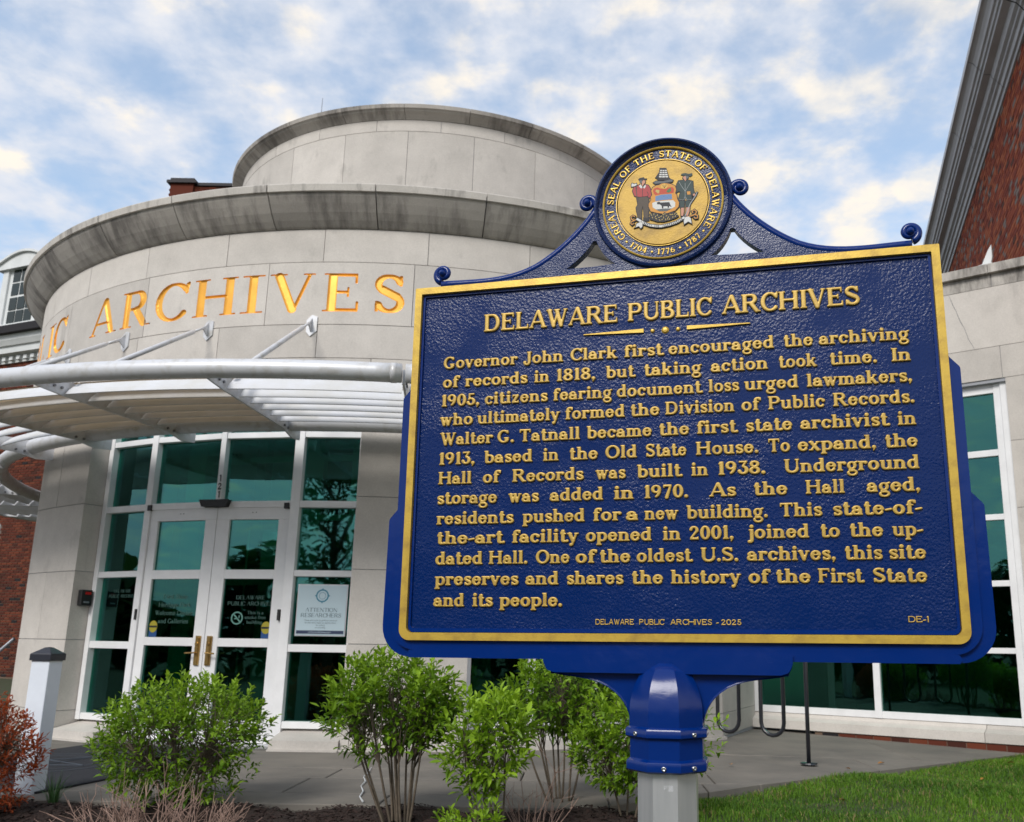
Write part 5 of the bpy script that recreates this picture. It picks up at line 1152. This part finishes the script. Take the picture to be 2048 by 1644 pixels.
# ============================================================ plants
def leafgeo(V,F,Tn,p,d,up,ln,wd,tint,bend=.15):
    """one folded, bent leaf"""
    s=d.cross(up)
    if s.length<1e-4: s=Vector((1,0,0))
    s.normalize(); u=s.cross(d).normalized(); b=len(V)
    m1=p+d*ln*.42+u*ln*bend*.35; tip=p+d*ln-u*ln*bend
    V+=[tuple(p),tuple(m1+s*wd*.5-u*wd*-.14),tuple(m1-u*wd*.05),tuple(m1-s*wd*.5+u*wd*.14),tuple(tip),tuple(p+d*ln*.75+s*wd*.36+u*wd*.05),tuple(p+d*ln*.75-s*wd*.36+u*wd*.05)]
    F+=[(b,b+1,b+2),(b,b+2,b+3),(b+1,b+5,b+4,b+2),(b+2,b+4,b+6,b+3)]; Tn+=[tint]*4
def shrub(name,base,cen,rad_,nclump,leaf,stems,label,cat='shrub',lm='leaf',seed=1,group=None,lw=.42,per=(7,11),updir=.7,bark='bark',low=0.,stem_r=.009,shell=.55,tintb=.0):
    R=random.Random(seed); bx,by,bz=base; S=empty(name,base,label=label,cat=cat,group=group)
    b0=Vector(base); c=Vector(cen)-b0; rx,ry,rz=rad_
    tips=[]
    lobes=[(Vector((R.gauss(0,.55),R.gauss(0,.5),R.gauss(.05,.5))),R.uniform(.34,.62)) for _ in range(13)]
    while len(tips)<nclump:
        q=Vector((R.uniform(-1,1),R.uniform(-1,1),R.uniform(-1,1)))
        lump=max([1-(q-l).length/s for l,s in lobes]+[-.3])
        if q.length>1.06 or lump<-.12+R.uniform(-.25,.15): continue
        if q.length<shell and R.random()<.75: continue
        tips.append(c+Vector((q.x*rx,q.y*ry,q.z*rz)))
    V,F,Tn=[],[],[]; mb=MB(); st=[]
    for i in range(stems):
        a=2*PI*i/stems+R.uniform(-.4,.4); fr=R.uniform(.25,.8); e=c+Vector((cos(a)*rx*fr,sin(a)*ry*fr,rz*R.uniform(-.1,.55)))
        f0=Vector((cos(a)*.05,sin(a)*.05,-.06)); mid=f0.lerp(e,.5)+Vector((R.gauss(0,.03),R.gauss(0,.03),.04)); 
        P=[f0*(1-t)**2+mid*2*t*(1-t)+e*t*t for t in [k/6 for k in range(7)]]; st.append(P)
        mb.tube(P,[stem_r*(1-.1*k) for k in range(7)],6)
    for tp in tips:
        P=min(st,key=lambda P:(P[4]-tp).length); o=P[R.choice((3,4,5))]; m_=o.lerp(tp,.5)+Vector((0,0,.02))
        if R.random()<.55: mb.tube([o,m_,tp],[.0035,.0025,.0015],4,cap=False)
        out=(tp-c); out=Vector((out.x/rx,out.y/ry,out.z/rz)); dirv=(out.normalized()*.75+Vector((R.gauss(0,.3),R.gauss(0,.3),updir))).normalized()
        nl=R.randint(*per); sl=leaf*1.7; age=R.random()
        for k in range(nl):
            t=k/nl; p=tp+dirv*sl*(t-.45); a=k*2.4+R.uniform(-.3,.3); sd=dirv.orthogonal().normalized(); sd=(Matrix.Rotation(a,3,dirv)@sd)
            d=(sd*(1.0-.55*t)+dirv*(.35+.9*t)+Vector((0,0,-.10*(1-t)))).normalized()
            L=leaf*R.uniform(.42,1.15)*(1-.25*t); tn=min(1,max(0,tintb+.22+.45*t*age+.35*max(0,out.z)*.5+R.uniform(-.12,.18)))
            leafgeo(V,F,Tn,p,d,Vector((R.gauss(0,.3),R.gauss(0,.3),1)),L,L*lw,tn,R.uniform(.0,.3))
    mb.build('stems',bark,S,True); make('foliage',V,F,lm,S,False,kind='stuff',tint=Tn); return S
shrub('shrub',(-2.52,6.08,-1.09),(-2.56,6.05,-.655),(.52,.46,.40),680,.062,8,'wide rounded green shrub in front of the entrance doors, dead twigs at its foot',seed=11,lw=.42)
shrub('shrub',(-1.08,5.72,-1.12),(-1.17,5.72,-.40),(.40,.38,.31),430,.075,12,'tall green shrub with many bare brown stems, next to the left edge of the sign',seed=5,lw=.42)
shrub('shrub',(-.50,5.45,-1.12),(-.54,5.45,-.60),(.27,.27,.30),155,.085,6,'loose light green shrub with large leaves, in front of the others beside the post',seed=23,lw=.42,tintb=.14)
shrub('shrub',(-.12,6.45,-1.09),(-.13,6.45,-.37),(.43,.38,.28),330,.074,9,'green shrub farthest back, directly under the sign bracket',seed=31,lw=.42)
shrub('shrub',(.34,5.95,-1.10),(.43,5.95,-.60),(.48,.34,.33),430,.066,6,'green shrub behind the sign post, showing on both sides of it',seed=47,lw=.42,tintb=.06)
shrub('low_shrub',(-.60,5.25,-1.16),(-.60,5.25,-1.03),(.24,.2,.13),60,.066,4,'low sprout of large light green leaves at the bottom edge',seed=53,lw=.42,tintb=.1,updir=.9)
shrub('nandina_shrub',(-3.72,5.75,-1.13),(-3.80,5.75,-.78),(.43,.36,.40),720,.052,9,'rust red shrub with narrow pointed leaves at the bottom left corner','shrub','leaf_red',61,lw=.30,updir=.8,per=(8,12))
shrub('nandina_shrub',(-3.62,5.35,-1.16),(-3.66,5.35,-1.02),(.26,.22,.16),120,.050,4,'olive green and copper low foliage under the rust red shrub','shrub','leaf_olive',67,lw=.34,updir=.6)
def twigs(name,base,w,h,n,label,seed,r=.0035,lean=.5):
    R=random.Random(seed); S=empty(name,base,label=label,cat='dead shrub'); mb=MB()
    for i in range(n):
        x=R.uniform(-w,w); a=Vector((x*.8,R.uniform(-.15,.15),-.04)); d=Vector((x/w*lean+R.gauss(0,.35),R.gauss(0,.35),1)).normalized(); L=h*R.uniform(.45,1.1)*(1-.4*abs(x/w))
        P=[a]; 
        for k in range(4): d=(d+Vector((R.gauss(0,.16),R.gauss(0,.16),R.gauss(0,.08)))).normalized(); P.append(P[-1]+d*L/4)
        mb.tube(P,[r,r*.9,r*.75,r*.6,r*.35],5)
        for k in range(R.randint(1,4)):
            o=P[R.randint(1,3)]; e=(d+Vector((R.gauss(0,.7),R.gauss(0,.7),R.gauss(0,.3)))).normalized(); q=o+e*L*R.uniform(.2,.45); mb.tube([o,o.lerp(q,.5)+Vector((R.gauss(0,.006),0,R.gauss(0,.006))),q],[r*.6,r*.45,r*.3],4)
    mb.build('twigs','twig',S); return S
twigs('dead_shrub',(-2.42,5.45,-1.13),.52,.46,120,'leafless pinkish brown twiggy shrub in front of the wide green shrub',3)
twigs('dead_shrub',(-.26,5.60,-1.12),.12,.62,22,'thin leafless twigs standing between the green shrubs left of the sign post',9,.003,.3)
def tuft(base,n,h,label,seed,m='tuft',w=.006):
    R=random.Random(seed); S=empty('grass_tuft',base,label=label,cat='grass tuft'); V,F,Tn=[],[],[]
    for i in range(n):
        a=R.uniform(0,2*PI); ln=h*R.uniform(.6,1.1); o=Vector((cos(a),sin(a),0)); sp=R.uniform(.1,.8); sd=Vector((-sin(a),cos(a),0))*w*.5; p=o*.02; b=len(V); t_=R.random()
        for k in range(5):
            t=k/4; q=p+o*sp*ln*t*t*.9+Vector((0,0,ln*(t-.35*sp*t*t))); ww=(1-t)**.6 if k<4 else 0; V+=[tuple(q+sd*ww),tuple(q-sd*ww)]
        for k in range(4): F.append((b+2*k,b+2*k+1,b+2*k+3,b+2*k+2)); Tn.append(t_)
    make('blades',V,F,m,S,tint=Tn,kind='stuff'); return S
tuft((-3.42,6.15,-1.10),70,.26,'clump of narrow green blades at the foot of the white post',4)
tuft((-3.63,6.02,-1.12),30,.18,'small thin clump of blades left of the larger one, by the red shrub',6)
tuft((.10,5.55,-1.14),14,.07,'tiny green weed in the mulch left of the sign post',8)
# mulch chips
n=15000; R_=RNG; V=np.zeros((n*4,3)); xs=R_.uniform(-5.5,.72,n); ys=3.6+2.62*np.sqrt(R_.random(n)); an=R_.uniform(0,PI,n); ln=R_.uniform(.006,.022,n); wd=R_.uniform(.003,.007,n)
zc=np.array([mz(x,y) for x,y in zip(xs,ys)])+R_.uniform(0,.009,n); ti=R_.uniform(-.5,.5,(n,2))
F=[]
for i,(sx_,sy_) in enumerate(((-1,-1),(1,-1),(1,1),(-1,1))):
    V[i::4,0]=xs+np.cos(an)*ln*sx_-np.sin(an)*wd*sy_; V[i::4,1]=ys+np.sin(an)*ln*sx_+np.cos(an)*wd*sy_; V[i::4,2]=zc+ti[:,0]*ln*sx_+ti[:,1]*wd*sy_
make('mulch_chips',V,np.arange(n*4).reshape(n,4),'chip',kind='stuff',label='dark brown shredded bark mulch over the planting bed',cat='mulch')
# lawn blades
def lawn(name,n,seed,x0,x1,y0,y1):
    R_=np.random.default_rng(seed); xs=R_.uniform(x0,x1,n); ys=R_.uniform(y0,y1,n)
    keep=((ys-6.93)-(xs-.95)*sl<.02-.03*R_.random(n))&((xs>.52+.1*np.sin(ys*7)+.12*R_.random(n)))&((ys-10.548+.19)<(xs-5.028)*math.tan(yaw)+.03)
    xs,ys=xs[keep],ys[keep]; n=len(xs); h=R_.uniform(.028,.065,n)*(1+.35*np.sin(xs*3.1+ys*1.7)*np.sin(ys*4.3-xs)); a=R_.uniform(0,2*PI,n); le_=R_.uniform(.2,.95,n)*h; w=R_.uniform(.0016,.003,n)
    z=np.array([gz(x,y) for x,y in zip(xs,ys)])-.004
    V=np.zeros((n*5,3)); ca,sa=np.cos(a),np.sin(a)
    for i,(t,s,q) in enumerate(((0,1,0),(0,-1,0),(.55,-.8,.3),(.55,.8,.3),(1,0,1))):
        V[i::5,0]=xs+ca*le_*q-sa*w*s; V[i::5,1]=ys+sa*le_*q+ca*w*s; V[i::5,2]=z+h*t*(1-.25*(q==1))
    F=[]
    for i in range(n): b=i*5; F.append((b,b+1,b+2,b+3)); F.append((b+3,b+2,b+4))
    tn=np.clip(.42+.22*np.sin(xs*2.3+1)*np.cos(ys*2.9)+R_.uniform(-.3,.30,n),0,.9); tn[R_.random(n)<.045+.10*(np.sin(xs*5.1+ys*2.7)*np.sin(ys*6.3)>.62)]=1.; tn=np.repeat(tn,2)
    make(name,V,F,'grass',kind='stuff',tint=tn,label='short green lawn running down from the paving at the lower right',cat='grass')
lawn('lawn_grass',150000,5,.45,6.2,4.9,10.6)
# fallen leaves: one built, the rest copied
def fallen():
    V,F,Tn=[],[],[]; leafgeo(V,F,Tn,Vector((0,0,.006)),Vector((1,0,.05)),Vector((0,0,1)),.06,.042,.5,.12); return make('fallen_leaf',V,F,'fallen')
spots=[(2.42,8.35,'fallen orange leaf on the paving between bike rack leg and the lawn edge'),(2.9,8.9,'fallen brown leaf on the paving nearest the window wing sill'),(1.35,8.4,'fallen brown leaf on the paving left of the bike rack leg'),(4.35,9.35,'fallen tan leaf on the grass by the end of the paving'),(3.6,8.35,'fallen yellow leaf in the middle of the lawn'),(1.9,6.9,'fallen orange leaf on the grass near the paving edge'),(3.3,6.9,'fallen tan leaf low at the right of the lawn'),(-3.35,7.6,'fallen yellow leaf on the black entrance mat'),(-3.15,6.25,'dry tan leaf on the mulch right of the grass clump')]
f0=fallen()
for i,(x,y,lb) in enumerate(spots):
    o=f0 if i==0 else f0.copy()
    if i: COL.objects.link(o)
    lawnp=walk_edge(x,y)<0 and x>.6
    zz_=gz(x,y)+.035 if lawnp else (wz(x,y)+.004 if y>6.3 else mz(x,y)+.02)
    if i==7: zz_=-1.03
    o.location=(x,y,zz_); o.rotation_euler=(random.uniform(-.3,.3),random.uniform(-.3,.3),random.uniform(0,6)); s=random.uniform(.8,1.3); o.scale=(s,s,s); tag(o,lb,'leaf','fallen leaves on paving and grass')
# crumpled white streak on the paving between the shrubs
mb=MB(); P=[(-1.755,7.9),(-1.705,7.6),(-1.69,7.35),(-1.615,7.1),(-1.60,6.9),(-1.525,6.65),(-1.50,6.45),(-1.43,6.24)]
mb.tube([(x,y,-1.042+.004*(i%2)) for i,(x,y) in enumerate(P)],[.002,.004,.003,.005,.003,.006,.004,.007],6); tag(mb.build('white_streak','white_paint'),'thin crumpled white streak on the paving behind the stems of the tall shrub','streak')
# trees across the road behind the viewer, seen as reflections in the glass
def tree(x,y,h,seed,label):
    R=random.Random(seed); S=empty('tree',(x,y,-1.7),label=label,cat='tree',group='trees across the road')
    mb=MB(); mb.tube([(0,0,0),(.1,0,h*.3),(-.05,.1,h*.6),(0,0,h*.9)],[h*.03,h*.024,h*.016,h*.006],8)
    for k in range(7):
        a=k*2.4; z=h*(.3+.07*k); mb.tube([(0,0,z),(cos(a)*h*.12,sin(a)*h*.12,z+h*.08),(cos(a)*h*.25,sin(a)*h*.25,z+h*.2)],[h*.012,h*.008,h*.003],6)
    mb.build('trunk','bark',S,True); V,F,Tn=[],[],[]
    cl=[(Vector((R.gauss(0,.14)*h,R.gauss(0,.14)*h,h*R.uniform(.35,.95))),R.uniform(.08,.16)*h) for _ in range(26)]
    for c_,r_ in cl:
        for q in range(120):
            d=Vector((R.gauss(0,1),R.gauss(0,1),R.gauss(0,1))).normalized(); leafgeo(V,F,Tn,c_+d*r_*R.uniform(.6,1.05),(d+Vector((R.gauss(0,.6),R.gauss(0,.6),0))).normalized(),Vector((0,0,1)),.34,.2,R.random())
    make('crown',V,F,'tree_leaf',S,kind='stuff',tint=Tn)
for i,(x,y,h,lb) in enumerate(((-13,-24,11,'tallest dark leafy tree across the road, left of the others, seen mirrored in the glazing'),(20,-21,10,'right hand dark leafy tree across the road, seen only mirrored in the glazing'))): tree(x,y,h,80+i,lb)
V,F,Tn=[],[],[]; R=random.Random(5)
for q in range(12000):
    a=R.uniform(-.15,PI+.15); rr_=38+R.uniform(-2,2); hh=3.9+1.6*sin(a*9)+1.1*sin(a*23+2); z=-1.7+hh*R.random()**.6; leafgeo(V,F,Tn,Vector((-rr_*cos(a),6-rr_*sin(a),z)),Vector((R.gauss(0,1),R.gauss(0,1),R.gauss(0,.5))).normalized(),Vector((0,0,1)),1.2,.9,R.random())
make('tree_line',V,F,'tree_leaf',kind='stuff',tint=Tn,label='low dark line of trees and bushes across the road, mirrored in the glazing',cat='trees')
